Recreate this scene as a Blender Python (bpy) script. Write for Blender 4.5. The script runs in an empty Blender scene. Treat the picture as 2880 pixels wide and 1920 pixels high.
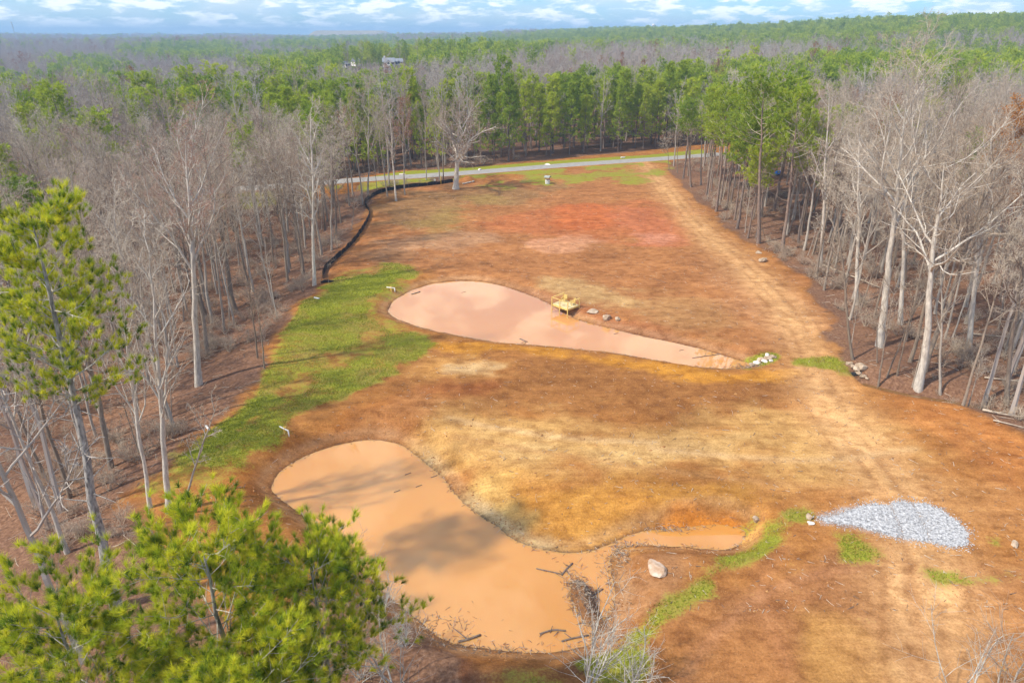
import bpy, math, random
import numpy as np

# ------------------------------------------------------------------ camera, world, sun, exposure
S = bpy.context.scene
COL = S.collection
R = math.radians
PITCH = 24.3
HCAM = 35.0
cam_d = bpy.data.cameras.new('camera')
cam_d.lens = 24.0; cam_d.sensor_width = 36.0; cam_d.clip_start = 0.5; cam_d.clip_end = 30000.0
cam = bpy.data.objects.new('camera', cam_d)
cam.location = (0, 0, HCAM); cam.rotation_euler = (R(90 - PITCH), 0, 0)
COL.objects.link(cam); S.camera = cam

SUN_EL = 47.0
SH = np.array([1.0, 0.45]); SH = SH / np.linalg.norm(SH)        # the way shadows fall on the ground
sun_d = bpy.data.lights.new('sun', 'SUN')
sun_d.energy = 4.1; sun_d.angle = R(1.8); sun_d.color = (1.0, 0.90, 0.75)
sun = bpy.data.objects.new('sun', sun_d)
sun.location = (-60, -30, 120)
_az = math.atan2(SH[1], SH[0])
sun.rotation_euler = (0, R(-(90 - SUN_EL)), _az + math.pi * 0)
from mathutils import Vector
sun.rotation_euler = Vector((SH[0] * math.cos(R(SUN_EL)), SH[1] * math.cos(R(SUN_EL)), -math.sin(R(SUN_EL)))).to_track_quat('-Z', 'Y').to_euler()
COL.objects.link(sun)

W = bpy.data.worlds.new('World'); S.world = W; W.use_nodes = True
nt = W.node_tree; nt.nodes.clear()
def N(tree, t, **kw):
    n = tree.nodes.new(t)
    for k, v in kw.items(): setattr(n, k, v)
    return n
def LK(tree, a, b): tree.links.new(a, b)
def math_n(tree, op, a, b=None, c=None, clamp=False):
    n = N(tree, 'ShaderNodeMath', operation=op, use_clamp=clamp)
    for i, x in enumerate((a, b, c)):
        if x is None: continue
        if isinstance(x, (int, float)): n.inputs[i].default_value = x
        else: LK(tree, x, n.inputs[i])
    return n.outputs[0]
def mix_n(tree, f, a, b, blend='MIX'):
    n = N(tree, 'ShaderNodeMix', data_type='RGBA', blend_type=blend)
    for k, x in ((0, f), (6, a), (7, b)):
        if isinstance(x, (int, float)): n.inputs[k].default_value = x
        elif isinstance(x, (tuple, list)): n.inputs[k].default_value = tuple(x) + ((1,) if len(x) == 3 else ())
        else: LK(tree, x, n.inputs[k])
    return n.outputs[2]
def ramp_n(tree, f, stops, interp='LINEAR'):
    n = N(tree, 'ShaderNodeValToRGB'); n.color_ramp.interpolation = interp
    e = n.color_ramp.elements
    while len(e) < len(stops): e.new(0.5)
    for i, (p, c) in enumerate(stops):
        e[i].position = p; e[i].color = tuple(c) + (1,) if len(c) == 3 else c
    LK(tree, f, n.inputs[0]); return n.outputs[0]
def g(v): return (v, v, v)

sky = N(nt, 'ShaderNodeTexSky', sky_type='NISHITA', sun_disc=False, sun_elevation=R(SUN_EL),
        sun_rotation=math.atan2(-SH[0], -SH[1]), altitude=300, air_density=1.0, dust_density=0.6, ozone_density=1.5)
tc = N(nt, 'ShaderNodeTexCoord')
sp = N(nt, 'ShaderNodeSeparateXYZ'); LK(nt, tc.outputs['Generated'], sp.inputs[0])
zz = math_n(nt, 'MAXIMUM', sp.outputs[2], 0.0)
den = math_n(nt, 'ADD', zz, 0.22)
cx_ = math_n(nt, 'DIVIDE', sp.outputs[0], den); cy_ = math_n(nt, 'DIVIDE', sp.outputs[1], den)
cb = N(nt, 'ShaderNodeCombineXYZ'); LK(nt, cx_, cb.inputs[0]); LK(nt, cy_, cb.inputs[1])
def cloud_noise(scale, w, detail, rough, dist):
    n = N(nt, 'ShaderNodeTexNoise', noise_dimensions='4D'); LK(nt, cb.outputs[0], n.inputs['Vector'])
    n.inputs['Scale'].default_value = scale; n.inputs['W'].default_value = w
    n.inputs['Detail'].default_value = detail; n.inputs['Roughness'].default_value = rough; n.inputs['Distortion'].default_value = dist
    return n.outputs[0]
veil = ramp_n(nt, cloud_noise(2.2, 3.1, 5, 0.55, 0.3), [(0.36, g(0)), (0.62, g(1))])
puff = ramp_n(nt, cloud_noise(6.0, 7.7, 7, 0.60, 0.2), [(0.48, g(0)), (0.59, g(1))])
shade = ramp_n(nt, cloud_noise(5.0, 1.2, 4, 0.5, 0.0), [(0.35, (0.66, 0.80, 0.98)), (0.65, (0.92, 0.96, 1.0))])
SKY_STR = 0.15
skyc = mix_n(nt, 1.0, sky.outputs[0], (0.44, 0.72, 1.05, 1), 'MULTIPLY')
bg_blue = N(nt, 'ShaderNodeBackground'); LK(nt, skyc, bg_blue.inputs[0]); bg_blue.inputs[1].default_value = SKY_STR
bg_veil = N(nt, 'ShaderNodeBackground'); LK(nt, shade, bg_veil.inputs[0]); bg_veil.inputs[1].default_value = 0.85
bg_puff = N(nt, 'ShaderNodeBackground'); bg_puff.inputs[0].default_value = (1, 1, 1, 1); bg_puff.inputs[1].default_value = 1.15
m1 = N(nt, 'ShaderNodeMixShader'); m2 = N(nt, 'ShaderNodeMixShader')
LK(nt, math_n(nt, 'MULTIPLY', veil, 0.6), m1.inputs[0]); LK(nt, bg_blue.outputs[0], m1.inputs[1]); LK(nt, bg_veil.outputs[0], m1.inputs[2])
LK(nt, math_n(nt, 'MULTIPLY', puff, 0.85), m2.inputs[0]); LK(nt, m1.outputs[0], m2.inputs[1]); LK(nt, bg_puff.outputs[0], m2.inputs[2])
wo = N(nt, 'ShaderNodeOutputWorld'); LK(nt, m2.outputs[0], wo.inputs[0])

S.view_settings.view_transform = 'Standard'; S.view_settings.look = 'None'
S.view_settings.exposure = 0.42; S.view_settings.gamma = 1.0; S.view_settings.use_curve_mapping = False
S.cycles.max_bounces = 5; S.cycles.diffuse_bounces = 2; S.cycles.glossy_bounces = 2
S.cycles.transmission_bounces = 2; S.cycles.volume_bounces = 0; S.cycles.transparent_max_bounces = 4
S.cycles.use_denoising = True
S.cycles.use_adaptive_sampling = True; S.cycles.adaptive_threshold = 0.02

# ------------------------------------------------------------------ measuring helpers (pixels of the 2352 x 1568 view of the photograph)
CP, SP = math.cos(R(PITCH)), math.sin(R(PITCH))
FPX, CX, CY = 1568.0, 1176.0, 784.0
def ray(px, py):
    u = (px - CX) / FPX; v = (py - CY) / FPX
    return np.array([u, CP - v * SP, -SP - v * CP])
def at_z(px, py, z=0.0):
    d = ray(px, py); t = (z - HCAM) / d[2]; return np.array([d[0] * t, d[1] * t, z])
def at_y(px, py, y):
    d = ray(px, py); t = y / d[1]; return np.array([d[0] * t, y, HCAM + d[2] * t])
def at_t(px, py, t):
    d = ray(px, py); return np.array([d[0] * t, d[1] * t, HCAM + d[2] * t])
def project(x, y, z):
    dep = y * CP + (HCAM - z) * SP; up = y * SP + (z - HCAM) * CP
    return CX + FPX * x / dep, CY - FPX * up / dep, dep

def hash2(ix, iy, seed):
    h = (ix.astype(np.int64) * 374761393 + iy.astype(np.int64) * 668265263 + seed * 1442695041) & 0xFFFFFFFF
    h = ((h ^ (h >> 13)) * 1274126177) & 0xFFFFFFFF
    h = h ^ (h >> 16)
    return (h & 0xFFFFFF) / float(0xFFFFFF)
def vnoise(x, y, seed=0):
    x = np.asarray(x, float); y = np.asarray(y, float)
    ix = np.floor(x); iy = np.floor(y); fx = x - ix; fy = y - iy
    fx = fx * fx * (3 - 2 * fx); fy = fy * fy * (3 - 2 * fy)
    ix = ix.astype(np.int64); iy = iy.astype(np.int64)
    a = hash2(ix, iy, seed); b = hash2(ix + 1, iy, seed); c = hash2(ix, iy + 1, seed); d = hash2(ix + 1, iy + 1, seed)
    return (a * (1 - fx) + b * fx) * (1 - fy) + (c * (1 - fx) + d * fx) * fy
def fbm(x, y, scale, seed=0, octs=4):
    s = 0; a = 0.5; f = 1.0 / scale; t = 0
    for k in range(octs):
        s = s + a * vnoise(x * f, y * f, seed + k * 17); t += a; a *= 0.5; f *= 2.03
    return s / t
def sstep(a, b, x):
    t = np.clip((x - a) / (b - a), 0, 1); return t * t * (3 - 2 * t)
def sdist(x, y, poly):
    """signed distance to a closed polygon, negative inside"""
    x = np.asarray(x, float); y = np.asarray(y, float); poly = np.asarray(poly, float)
    d = np.full(x.shape, 1e18); ins = np.zeros(x.shape, bool)
    n = len(poly)
    for i in range(n):
        ax, ay = poly[i]; bx, by = poly[(i + 1) % n]
        ex, ey = bx - ax, by - ay; L = ex * ex + ey * ey + 1e-12
        t = np.clip(((x - ax) * ex + (y - ay) * ey) / L, 0, 1)
        d = np.minimum(d, (x - ax - t * ex) ** 2 + (y - ay - t * ey) ** 2)
        c = ((ay > y) != (by > y)) & (x < (bx - ax) * (y - ay) / (by - ay + 1e-12) + ax)
        ins ^= c
    d = np.sqrt(d); return np.where(ins, -d, d)
def sdist_box(x, y, poly, pad):
    """signed distance near the polygon, a large number farther off"""
    lo = poly.min(0) - pad; hi = poly.max(0) + pad
    sel = (x > lo[0]) & (x < hi[0]) & (y > lo[1]) & (y < hi[1]); out = np.full(x.shape, 99.0)
    if np.any(sel): out[sel] = sdist(x[sel], y[sel], poly)
    return out
def ldist(x, y, line):
    x = np.asarray(x, float); y = np.asarray(y, float); line = np.asarray(line, float)
    d = np.full(x.shape, 1e18); side = np.zeros(x.shape)
    for i in range(len(line) - 1):
        ax, ay = line[i]; bx, by = line[i + 1]; ex, ey = bx - ax, by - ay; L = ex * ex + ey * ey
        t = np.clip(((x - ax) * ex + (y - ay) * ey) / L, 0, 1)
        dd = (x - ax - t * ex) ** 2 + (y - ay - t * ey) ** 2
        m = dd < d; d = np.where(m, dd, d)
        side = np.where(m, ex * (y - ay) - ey * (x - ax), side)
    return np.sqrt(d) * np.where(side < 0, -1, 1)
def poly_z(pts, z=0.0): return np.array([at_z(a, b, z)[:2] for a, b in pts])
def smooth_closed(p, it=2):
    for _ in range(it):
        q = np.roll(p, -1, 0); p = np.stack([0.75 * p + 0.25 * q, 0.25 * p + 0.75 * q], 1).reshape(-1, 2)
    return p
def smooth_open(p, it=2):
    p = np.asarray(p, float)
    for _ in range(it):
        a = 0.75 * p[:-1] + 0.25 * p[1:]; b = 0.25 * p[:-1] + 0.75 * p[1:]
        p = np.concatenate([p[:1], np.stack([a, b], 1).reshape(-1, p.shape[1]), p[-1:]])
    return p

# ------------------------------------------------------------------ layout of the place
ZU, ZL = -0.9, -1.7                    # water levels of the upper and lower pond
UP = smooth_closed(poly_z([(890, 715), (897, 698), (915, 683), (945, 668), (985, 653), (1040, 645), (1100, 645), (1150, 655), (1200, 672), (1245, 690),
    (1280, 710), (1310, 728), (1340, 740), (1390, 752), (1450, 766), (1500, 778), (1560, 789), (1600, 799), (1650, 813), (1700, 829), (1733, 838),
    (1715, 846), (1640, 846), (1580, 838), (1500, 825), (1400, 808), (1300, 798), (1200, 790), (1130, 785), (1050, 770), (980, 755), (930, 740), (900, 727)], ZU))
LP = smooth_closed(poly_z([(618, 1120), (640, 1085), (680, 1058), (735, 1032), (800, 1016), (850, 1008), (915, 1018), (955, 1045), (985, 1070), (1015, 1095),
    (1040, 1130), (1085, 1175), (1130, 1202), (1160, 1227), (1200, 1250), (1250, 1265), (1310, 1270), (1350, 1268), (1395, 1250), (1440, 1230), (1480, 1219),
    (1540, 1213), (1600, 1205), (1660, 1203), (1708, 1212), (1717, 1230), (1697, 1254), (1655, 1265), (1600, 1258), (1575, 1252), (1550, 1256), (1500, 1250), (1450, 1254),
    (1418, 1260), (1400, 1278), (1400, 1305), (1411, 1340), (1412, 1380), (1395, 1430), (1370, 1470), (1320, 1492), (1270, 1498), (1200, 1496), (1110, 1490), (1060, 1483),
    (1010, 1461), (960, 1421), (905, 1376), (830, 1310), (760, 1240), (700, 1185), (646, 1147)], ZL), 2)
DAM = smooth_closed(poly_z([(290, 1130), (400, 1055), (480, 990), (560, 930), (620, 880), (632, 820), (640, 770), (700, 690), (760, 650), (800, 625), (880, 610), (950, 615), (985, 635),
    (935, 665), (893, 690), (880, 720), (890, 742), (950, 768), (1005, 790), (965, 830), (900, 880), (820, 920), (700, 972), (640, 1005), (560, 1080), (510, 1120), (400, 1150), (330, 1165)], -0.5), 1)
CLEAR = poly_z([(280, 1140), (480, 975), (615, 868), (630, 765), (690, 685), (748, 650), (780, 590), (845, 470), (880, 430), (1040, 418), (1045, 400), (700, 440), (690, 398), (1010, 390), (1515, 343), (1800, 318), (1800, 345),
    (1530, 375), (1545, 400), (1600, 460), (1700, 548), (1800, 612), (1870, 665), (1895, 760), (1950, 845), (2105, 905), (2352, 985), (2900, 1100), (2900, 1900), (700, 1900), (640, 1600), (400, 1300)], 0.0)
ROADC = smooth_open(poly_z([(400, 447), (600, 430), (740, 420), (840, 412), (1000, 402.5), (1150, 391.5), (1300, 379.5), (1420, 371.5), (1517, 365), (1600, 359), (1660, 354)]), 2)
TRACK = smooth_open(poly_z([(1470, 372), (1495, 392), (1535, 440), (1580, 500), (1685, 592), (1795, 685), (1850, 780), (1885, 880), (1945, 985), (2020, 1090), (2080, 1165), (2110, 1240), (2130, 1400), (2140, 1568)]), 2)
CREEK = poly_z([(1985, 862), (2080, 885), (2200, 905), (2352, 935), (2600, 980)])
MOUND = at_z(1075, 415)[:2]
HOUSE_XY = at_y(905, 148, 560)[:2]

def base_h(x, y):
    x = np.asarray(x, float); y = np.asarray(y, float)
    d = np.hypot(x, y)
    h = -4.0 * sstep(-27, -48, x) * sstep(18, 40, y) * (1 - 0.6 * sstep(120, 190, y))           # the valley left of the dam
    h = h + 2.2 * sstep(42, 75, x) * sstep(55, 100, y) * (1 - sstep(180, 260, y))               # right wood rises a little
    far = sstep(235, 420, d)
    h = h + far * (22.0 * (fbm(x, y, 330, 5, 2) - 0.58))
    h = h - 5 * sstep(300, 500, d) * sstep(100, -400, x)
    ang = np.degrees(np.arctan2(x, np.maximum(y, 1)))
    h = h + 42 * np.exp(-((ang - 36) / 13) ** 2) * sstep(450, 1250, d) + 19 * np.exp(-((ang - 22) / 9) ** 2) * sstep(450, 1200, d) * (1 - 0.5 * sstep(2000, 3500, d))
    h = h + 14 * np.exp(-((ang - 8) / 10) ** 2) * sstep(500, 1500, d)
    h = h + 14 * sstep(900, 2600, d) * (0.35 + fbm(x, y, 900, 9, 3))
    h = h + 9 * np.exp(-(((x - HOUSE_XY[0]) / 90) ** 2 + ((y - 575) / 60) ** 2))
    return h
def ground_h(x, y):
    x = np.asarray(x, float); y = np.asarray(y, float)
    h = base_h(x, y)
    near = (x > -70) & (x < 90) & (y > 5) & (y < 240)
    if np.any(near):
        xn, yn = x[near], y[near]; hn = h[near]
        hn = hn + 0.22 * (fbm(xn, yn, 9, 3, 3) - 0.5) + 0.09 * (fbm(xn, yn, 1.6, 4, 3) - 0.5)
        su = sdist_box(xn, yn, UP, 6) + 0.5 * (fbm(xn, yn, 1.4, 21, 3) - 0.5)
        sl = sdist_box(xn, yn, LP, 9) + 0.3 * (fbm(xn, yn, 1.3, 22, 3) - 0.5)
        # steepness of the lower bank: a cut clay face along the narrow arm, a long slope on the right shore
        a0 = at_z(1590, 1205, ZL)[:2]
        cut = np.exp(-(((xn - a0[0]) / 6.5) ** 2 + ((yn - a0[1] - 1.5) / 3.5) ** 2))
        bw = 3.2 - 2.65 * cut
        b0 = at_z(1120, 1160, -1)[:2]
        bw = bw + 4.0 * np.exp(-(((xn - b0[0] - 3) / 9) ** 2 + ((yn - b0[1] - 1) / 9) ** 2))
        hn = np.where(sl < 0, ZL + np.maximum(sl * 0.5, -1.2), ZL + (hn - ZL) * sstep(-0.05, 1, sl / bw) ** 0.8)
        hn = hn + 0.3 * cut * sstep(0.4, 0.9, sl) * (1 - sstep(2, 5, sl))
        hn = np.where(su < 0, np.minimum(hn, ZU + np.maximum(su * 0.4, -1.2)), np.where(su < 3, ZU + (hn - ZU) * sstep(-0.05, 1, su / 2.6) ** 0.8, hn))
        cd = np.abs(ldist(xn, yn, CREEK)); cl = np.where(xn > CREEK[0, 0] - 1, 1, 0)
        hn = hn - 1.5 * np.exp(-(cd / 1.6) ** 2) * cl
        tr_ = ldist(xn, yn, TRACK) + 0.4 * (fbm(xn, yn, 5, 31, 3) - 0.5)
        hn = hn - 0.05 * (np.exp(-((tr_ + 1.0) / 0.32) ** 2) + np.exp(-((tr_ - 0.9) / 0.32) ** 2)) + 0.05 * np.exp(-(tr_ / 0.4) ** 2)
        md = np.hypot(xn - MOUND[0], (yn - MOUND[1]))
        hn = hn + 1.3 * np.exp(-(md / 1.9) ** 2) * (0.85 + 0.3 * fbm(xn, yn, 0.8, 8, 2))
        rd = np.abs(ldist(xn, yn, ROADC)); hn = hn * sstep(2.5, 7, rd) + 0.05 * (1 - sstep(2.5, 7, rd)) - 0.02
        isl = at_z(1335, 1372, ZL)[:2]
        hn = np.where(sl < 0, hn + 2.35 * np.exp(-(((xn - isl[0] + 0.15 * (yn - isl[1])) / 0.8) ** 2 + ((yn - isl[1]) / 2.0) ** 2)), hn)
        h[near] = hn
    return h
def gh(x, y): return float(ground_h(np.array([x], float), np.array([y], float))[0])
def gpt(px, py):
    z = 0.0
    for _ in range(14):
        p = at_z(px, py, z); z = 0.5 * z + 0.5 * gh(p[0], p[1])
    p = at_z(px, py, z); return np.array([p[0], p[1], gh(p[0], p[1])])

# ------------------------------------------------------------------ mesh and object helpers
MATS = {}
def mesh_np(name, V, faces, mats=None, midx=None, smooth=False, attrs=None):
    """faces: list of int arrays (n,k)"""
    V = np.asarray(V, np.float32)
    me = bpy.data.meshes.new(name)
    faces = [np.asarray(f, np.int32) for f in faces if len(f)]
    nl = sum(f.size for f in faces); nf = sum(len(f) for f in faces)
    me.vertices.add(len(V)); me.vertices.foreach_set('co', V.ravel())
    me.loops.add(nl); me.polygons.add(nf)
    me.loops.foreach_set('vertex_index', np.concatenate([f.ravel() for f in faces]))
    tot = np.concatenate([np.full(len(f), f.shape[1], np.int32) for f in faces])
    me.polygons.foreach_set('loop_start', np.concatenate([[0], np.cumsum(tot)[:-1]]).astype(np.int32))
    if smooth: me.polygons.foreach_set('use_smooth', np.ones(nf, bool))
    else: me.polygons.foreach_set('use_smooth', np.zeros(nf, bool))
    if midx is not None: me.polygons.foreach_set('material_index', np.asarray(midx, np.int32))
    me.update(calc_edges=True)
    for m in (mats or []): me.materials.append(MATS[m] if isinstance(m, str) else m)
    for k, (ty, dom, arr) in (attrs or {}).items():
        a = me.attributes.new(k, ty, dom)
        arr = np.asarray(arr, np.float32 if ty != 'INT' else np.int32)
        if ty == 'FLOAT_COLOR': a.data.foreach_set('color', arr.ravel())
        elif ty == 'FLOAT_VECTOR': a.data.foreach_set('vector', arr.ravel())
        else: a.data.foreach_set('value', arr.ravel())
    return me
def link(name, data, parent=None, loc=None, rz=None):
    o = bpy.data.objects.new(name, data); COL.objects.link(o)
    if parent is not None: o.parent = parent
    if loc is not None: o.location = loc
    if rz is not None: o.rotation_euler = (0, 0, rz)
    return o
def tag(o, label, cat, group=None):
    o['label'] = label; o['category'] = cat
    if group: o['group'] = group
    return o
def struct(o, kind='structure'): o['kind'] = kind; return o
def thing(name, label, cat, loc=(0, 0, 0), rz=0.0, group=None):
    o = link(name, None, None, tuple(float(v) for v in loc), rz); o.empty_display_size = 0.3
    return tag(o, label, cat, group)

class MB:
    """collects boxes and bars into one mesh"""
    def __init__(s): s.V = []; s.F = []; s.n = 0
    def add(s, V, F):
        V = np.asarray(V, float); F = np.asarray(F, int); s.V.append(V); s.F.append(F + s.n); s.n += len(V)
    def box(s, c, size, rz=0.0, rx=0.0, ry=0.0):
        sx, sy, sz = [0.5 * v for v in size]
        P = np.array([[-sx, -sy, -sz], [sx, -sy, -sz], [sx, sy, -sz], [-sx, sy, -sz], [-sx, -sy, sz], [sx, -sy, sz], [sx, sy, sz], [-sx, sy, sz]])
        if rx: c_, s_ = math.cos(rx), math.sin(rx); P = P @ np.array([[1, 0, 0], [0, c_, -s_], [0, s_, c_]]).T
        if ry: c_, s_ = math.cos(ry), math.sin(ry); P = P @ np.array([[c_, 0, s_], [0, 1, 0], [-s_, 0, c_]]).T
        if rz: c_, s_ = math.cos(rz), math.sin(rz); P = P @ np.array([[c_, -s_, 0], [s_, c_, 0], [0, 0, 1]]).T
        s.add(P + np.asarray(c, float), [[0, 3, 2, 1], [4, 5, 6, 7], [0, 1, 5, 4], [1, 2, 6, 5], [2, 3, 7, 6], [3, 0, 4, 7]]); return s
    def tube(s, pts, r, sides=8):
        pts = np.asarray(pts, float)[None]; rr = np.full(pts.shape[:2], r) if np.isscalar(r) else np.asarray(r, float)[None]
        V, F = tubes(pts, rr, sides, caps=True)
        for f in F: s.add_faces(V if f is F[0] else None, f)
        return s
    def add_faces(s, V, f):
        if V is not None: s.off = s.n; s.V.append(np.asarray(V)); s.n += len(V)
        s.F.append(np.asarray(f) + s.off)
    def mesh(s, name, mat, smooth=False):
        by = {}
        for f in s.F: by.setdefault(f.shape[1], []).append(f)
        return mesh_np(name, np.concatenate(s.V), [np.concatenate(v) for v in by.values()], [mat], smooth=smooth)
    def obj(s, name, mat, parent=None, smooth=False, **kw): return link(name, s.mesh(name, mat, smooth), parent, **kw)

def norm(v): return v / (np.linalg.norm(v, axis=-1, keepdims=True) + 1e-9)
def tubes(P, Rr, sides, caps=False):
    """P (N,K,3), Rr (N,K) -> verts, [faces]"""
    P = np.asarray(P, float); Nn, K = P.shape[:2]
    T = np.empty_like(P); T[:, 1:-1] = P[:, 2:] - P[:, :-2]; T[:, 0] = P[:, 1] - P[:, 0]; T[:, -1] = P[:, -1] - P[:, -2]
    T = norm(T)
    ref = np.where(np.abs(norm(P[:, -1] - P[:, 0])[:, None, 2:3]) > 0.8, np.array([1.0, 0, 0]), np.array([0, 0, 1.0]))
    A = norm(np.cross(T, ref)); B = np.cross(T, A)
    th = np.arange(sides) * 2 * math.pi / sides
    V = P[:, :, None] + Rr[:, :, None, None] * (A[:, :, None] * np.cos(th)[None, None, :, None] + B[:, :, None] * np.sin(th)[None, None, :, None])
    idx = np.arange(Nn * K * sides).reshape(Nn, K, sides)
    a = idx[:, :-1]; b = idx[:, 1:]
    F = np.stack([a, np.roll(a, -1, 2), np.roll(b, -1, 2), b], -1).reshape(-1, 4)
    out = [F]
    if caps:
        out.append(np.concatenate([idx[:, 0, ::-1].reshape(-1, sides), idx[:, -1].reshape(-1, sides)]))
    return V.reshape(-1, 3), out

# ------------------------------------------------------------------ materials
def new_mat(name):
    m = bpy.data.materials.new(name); m.use_nodes = True; t = m.node_tree; t.nodes.clear()
    b = N(t, 'ShaderNodeBsdfPrincipled'); o = N(t, 'ShaderNodeOutputMaterial'); LK(t, b.outputs[0], o.inputs[0])
    b.inputs['Roughness'].default_value = 0.9; b.inputs['Specular IOR Level'].default_value = 0.2
    MATS[name] = m; return m, t, b
def noise_n(t, scale, detail=4, rough=0.55, vec=None, dist=0.0):
    n = N(t, 'ShaderNodeTexNoise'); n.inputs['Scale'].default_value = scale; n.inputs['Detail'].default_value = detail
    n.inputs['Roughness'].default_value = rough; n.inputs['Distortion'].default_value = dist
    if vec is not None: LK(t, vec, n.inputs['Vector'])
    return n.outputs[0]
def obj_vec(t, scale=(1, 1, 1)):
    c = N(t, 'ShaderNodeTexCoord'); mp = N(t, 'ShaderNodeMapping'); mp.inputs['Scale'].default_value = scale
    LK(t, c.outputs['Object'], mp.inputs[0]); return mp.outputs[0]
def geo_vec(t, scale=(1, 1, 1)):
    c = N(t, 'ShaderNodeNewGeometry'); mp = N(t, 'ShaderNodeMapping'); mp.inputs['Scale'].default_value = scale
    LK(t, c.outputs['Position'], mp.inputs[0]); return mp.outputs[0]
def bump(t, b, h, strength=0.3, dist=0.05):
    n = N(t, 'ShaderNodeBump'); n.inputs['Strength'].default_value = strength; n.inputs['Distance'].default_value = dist
    LK(t, h, n.inputs['Height']); LK(t, n.outputs[0], b.inputs['Normal'])
def simple(name, c1, c2, scale=4, stretch=(1, 1, 1), rough=0.9, bmp=0.0, detail=4, geo=False, bd=0.03):
    m, t, b = new_mat(name)
    n = noise_n(t, scale, detail, 0.6, (geo_vec if geo else obj_vec)(t, stretch))
    LK(t, ramp_n(t, n, [(0.3, c1), (0.7, c2)]), b.inputs['Base Color']); b.inputs['Roughness'].default_value = rough
    if bmp: bump(t, b, n, bmp, bd)
    return m
def rand_mat(name, stops, bark=None, rough=0.9):
    """colour varies from object to object"""
    m, t, b = new_mat(name)
    oi = N(t, 'ShaderNodeObjectInfo')
    c = ramp_n(t, oi.outputs['Random'], stops)
    if bark:
        n = noise_n(t, bark[0], 4, 0.65, obj_vec(t, (1, 1, 0.25)))
        c = mix_n(t, ramp_n(t, n, [(0.35, g(0)), (0.68, g(1))]), mix_n(t, 1.0, c, bark[1], 'MULTIPLY'), c)
        bump(t, b, n, 0.5, 0.04)
    LK(t, c, b.inputs['Base Color']); b.inputs['Roughness'].default_value = rough
    return m
rand_mat('bark_grey', [(0, (0.42, 0.36, 0.29)), (0.3, (0.56, 0.50, 0.42)), (0.55, (0.26, 0.20, 0.15)), (0.8, (0.36, 0.29, 0.22)), (1, (0.52, 0.46, 0.38))], (9, (0.6, 0.6, 0.62, 1)))
rand_mat('bark_pale', [(0, (0.74, 0.69, 0.60)), (1, (0.64, 0.59, 0.51))], (5, (0.55, 0.53, 0.52, 1)))
rand_mat('bark_pine', [(0, (0.30, 0.22, 0.17)), (0.5, (0.36, 0.27, 0.21)), (1, (0.24, 0.19, 0.16))], (8, (0.45, 0.45, 0.5, 1)))
simple('bark_pine_near', (0.10, 0.09, 0.09), (0.50, 0.48, 0.44), 6, (1, 1, 0.35), 0.9, 0.8)
simple('branch_lichen', (0.26, 0.22, 0.19), (0.62, 0.60, 0.53), 5, (1, 1, 1), 0.9)
rand_mat('twig', [(0, (0.45, 0.36, 0.27)), (0.35, (0.58, 0.51, 0.41)), (0.65, (0.40, 0.29, 0.21)), (0.85, (0.37, 0.29, 0.22)), (1, (0.55, 0.47, 0.37))])
rand_mat('twig_far', [(0, (0.36, 0.31, 0.27)), (0.4, (0.44, 0.40, 0.36)), (0.7, (0.33, 0.26, 0.22)), (1, (0.40, 0.35, 0.31))])
rand_mat('twig_red', [(0, (0.45, 0.25, 0.17)), (1, (0.40, 0.25, 0.19))])
rand_mat('twig_brush', [(0, (0.42, 0.32, 0.24)), (0.6, (0.34, 0.26, 0.19)), (1, (0.50, 0.42, 0.32))])
def leaf_mat(name, stops, objmix=0.5, rough=0.75):
    m, t, b = new_mat(name)
    a = N(t, 'ShaderNodeAttribute', attribute_name='tint'); oi = N(t, 'ShaderNodeObjectInfo')
    f = math_n(t, 'ADD', math_n(t, 'MULTIPLY', a.outputs['Fac'], 1 - objmix), math_n(t, 'MULTIPLY', oi.outputs['Random'], objmix))
    c = ramp_n(t, f, stops); LK(t, c, b.inputs['Base Color']); b.inputs['Roughness'].default_value = rough
    tr = N(t, 'ShaderNodeBsdfTranslucent'); LK(t, c, tr.inputs[0])
    mx = N(t, 'ShaderNodeMixShader'); mx.inputs[0].default_value = 0.4
    o = [x for x in t.nodes if x.type == 'OUTPUT_MATERIAL'][0]
    LK(t, b.outputs[0], mx.inputs[1]); LK(t, tr.outputs[0], mx.inputs[2]); LK(t, mx.outputs[0], o.inputs[0])
    return m
leaf_mat('needles', [(0.15, (0.20, 0.30, 0.035)), (0.5, (0.37, 0.47, 0.04)), (0.85, (0.56, 0.61, 0.06))])
leaf_mat('needles_near', [(0.1, (0.10, 0.18, 0.02)), (0.42, (0.40, 0.49, 0.03)), (0.85, (0.74, 0.72, 0.05))], 0.1)
leaf_mat('leaf_rust', [(0.1, (0.17, 0.07, 0.03)), (0.6, (0.30, 0.12, 0.045)), (0.9, (0.38, 0.18, 0.07))], 0.3)
leaf_mat('leaf_orange', [(0.1, (0.30, 0.11, 0.02)), (0.9, (0.55, 0.25, 0.05))], 0.2)
leaf_mat('leaf_yellow', [(0.1, (0.45, 0.24, 0.05)), (0.9, (0.62, 0.42, 0.08))], 0.2)
leaf_mat('leaf_green', [(0.1, (0.05, 0.10, 0.02)), (0.9, (0.13, 0.20, 0.03))], 0.3)
leaf_mat('grass_blade', [(0.0, (0.19, 0.235, 0.02)), (0.5, (0.30, 0.33, 0.03)), (1.0, (0.42, 0.34, 0.11))], 0.0)
simple('rock', (0.24, 0.16, 0.10), (0.60, 0.49, 0.37), 1.6, (1, 1, 1), 0.85, 0.7, 6)
simple('rock_clay', (0.30, 0.165, 0.08), (0.70, 0.58, 0.47), 1.1, (1, 1, 1), 0.9, 0.7, 6)
simple('rock_white', (0.55, 0.50, 0.44), (0.82, 0.79, 0.74), 3, (1, 1, 1), 0.85, 0.5, 5)
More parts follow.
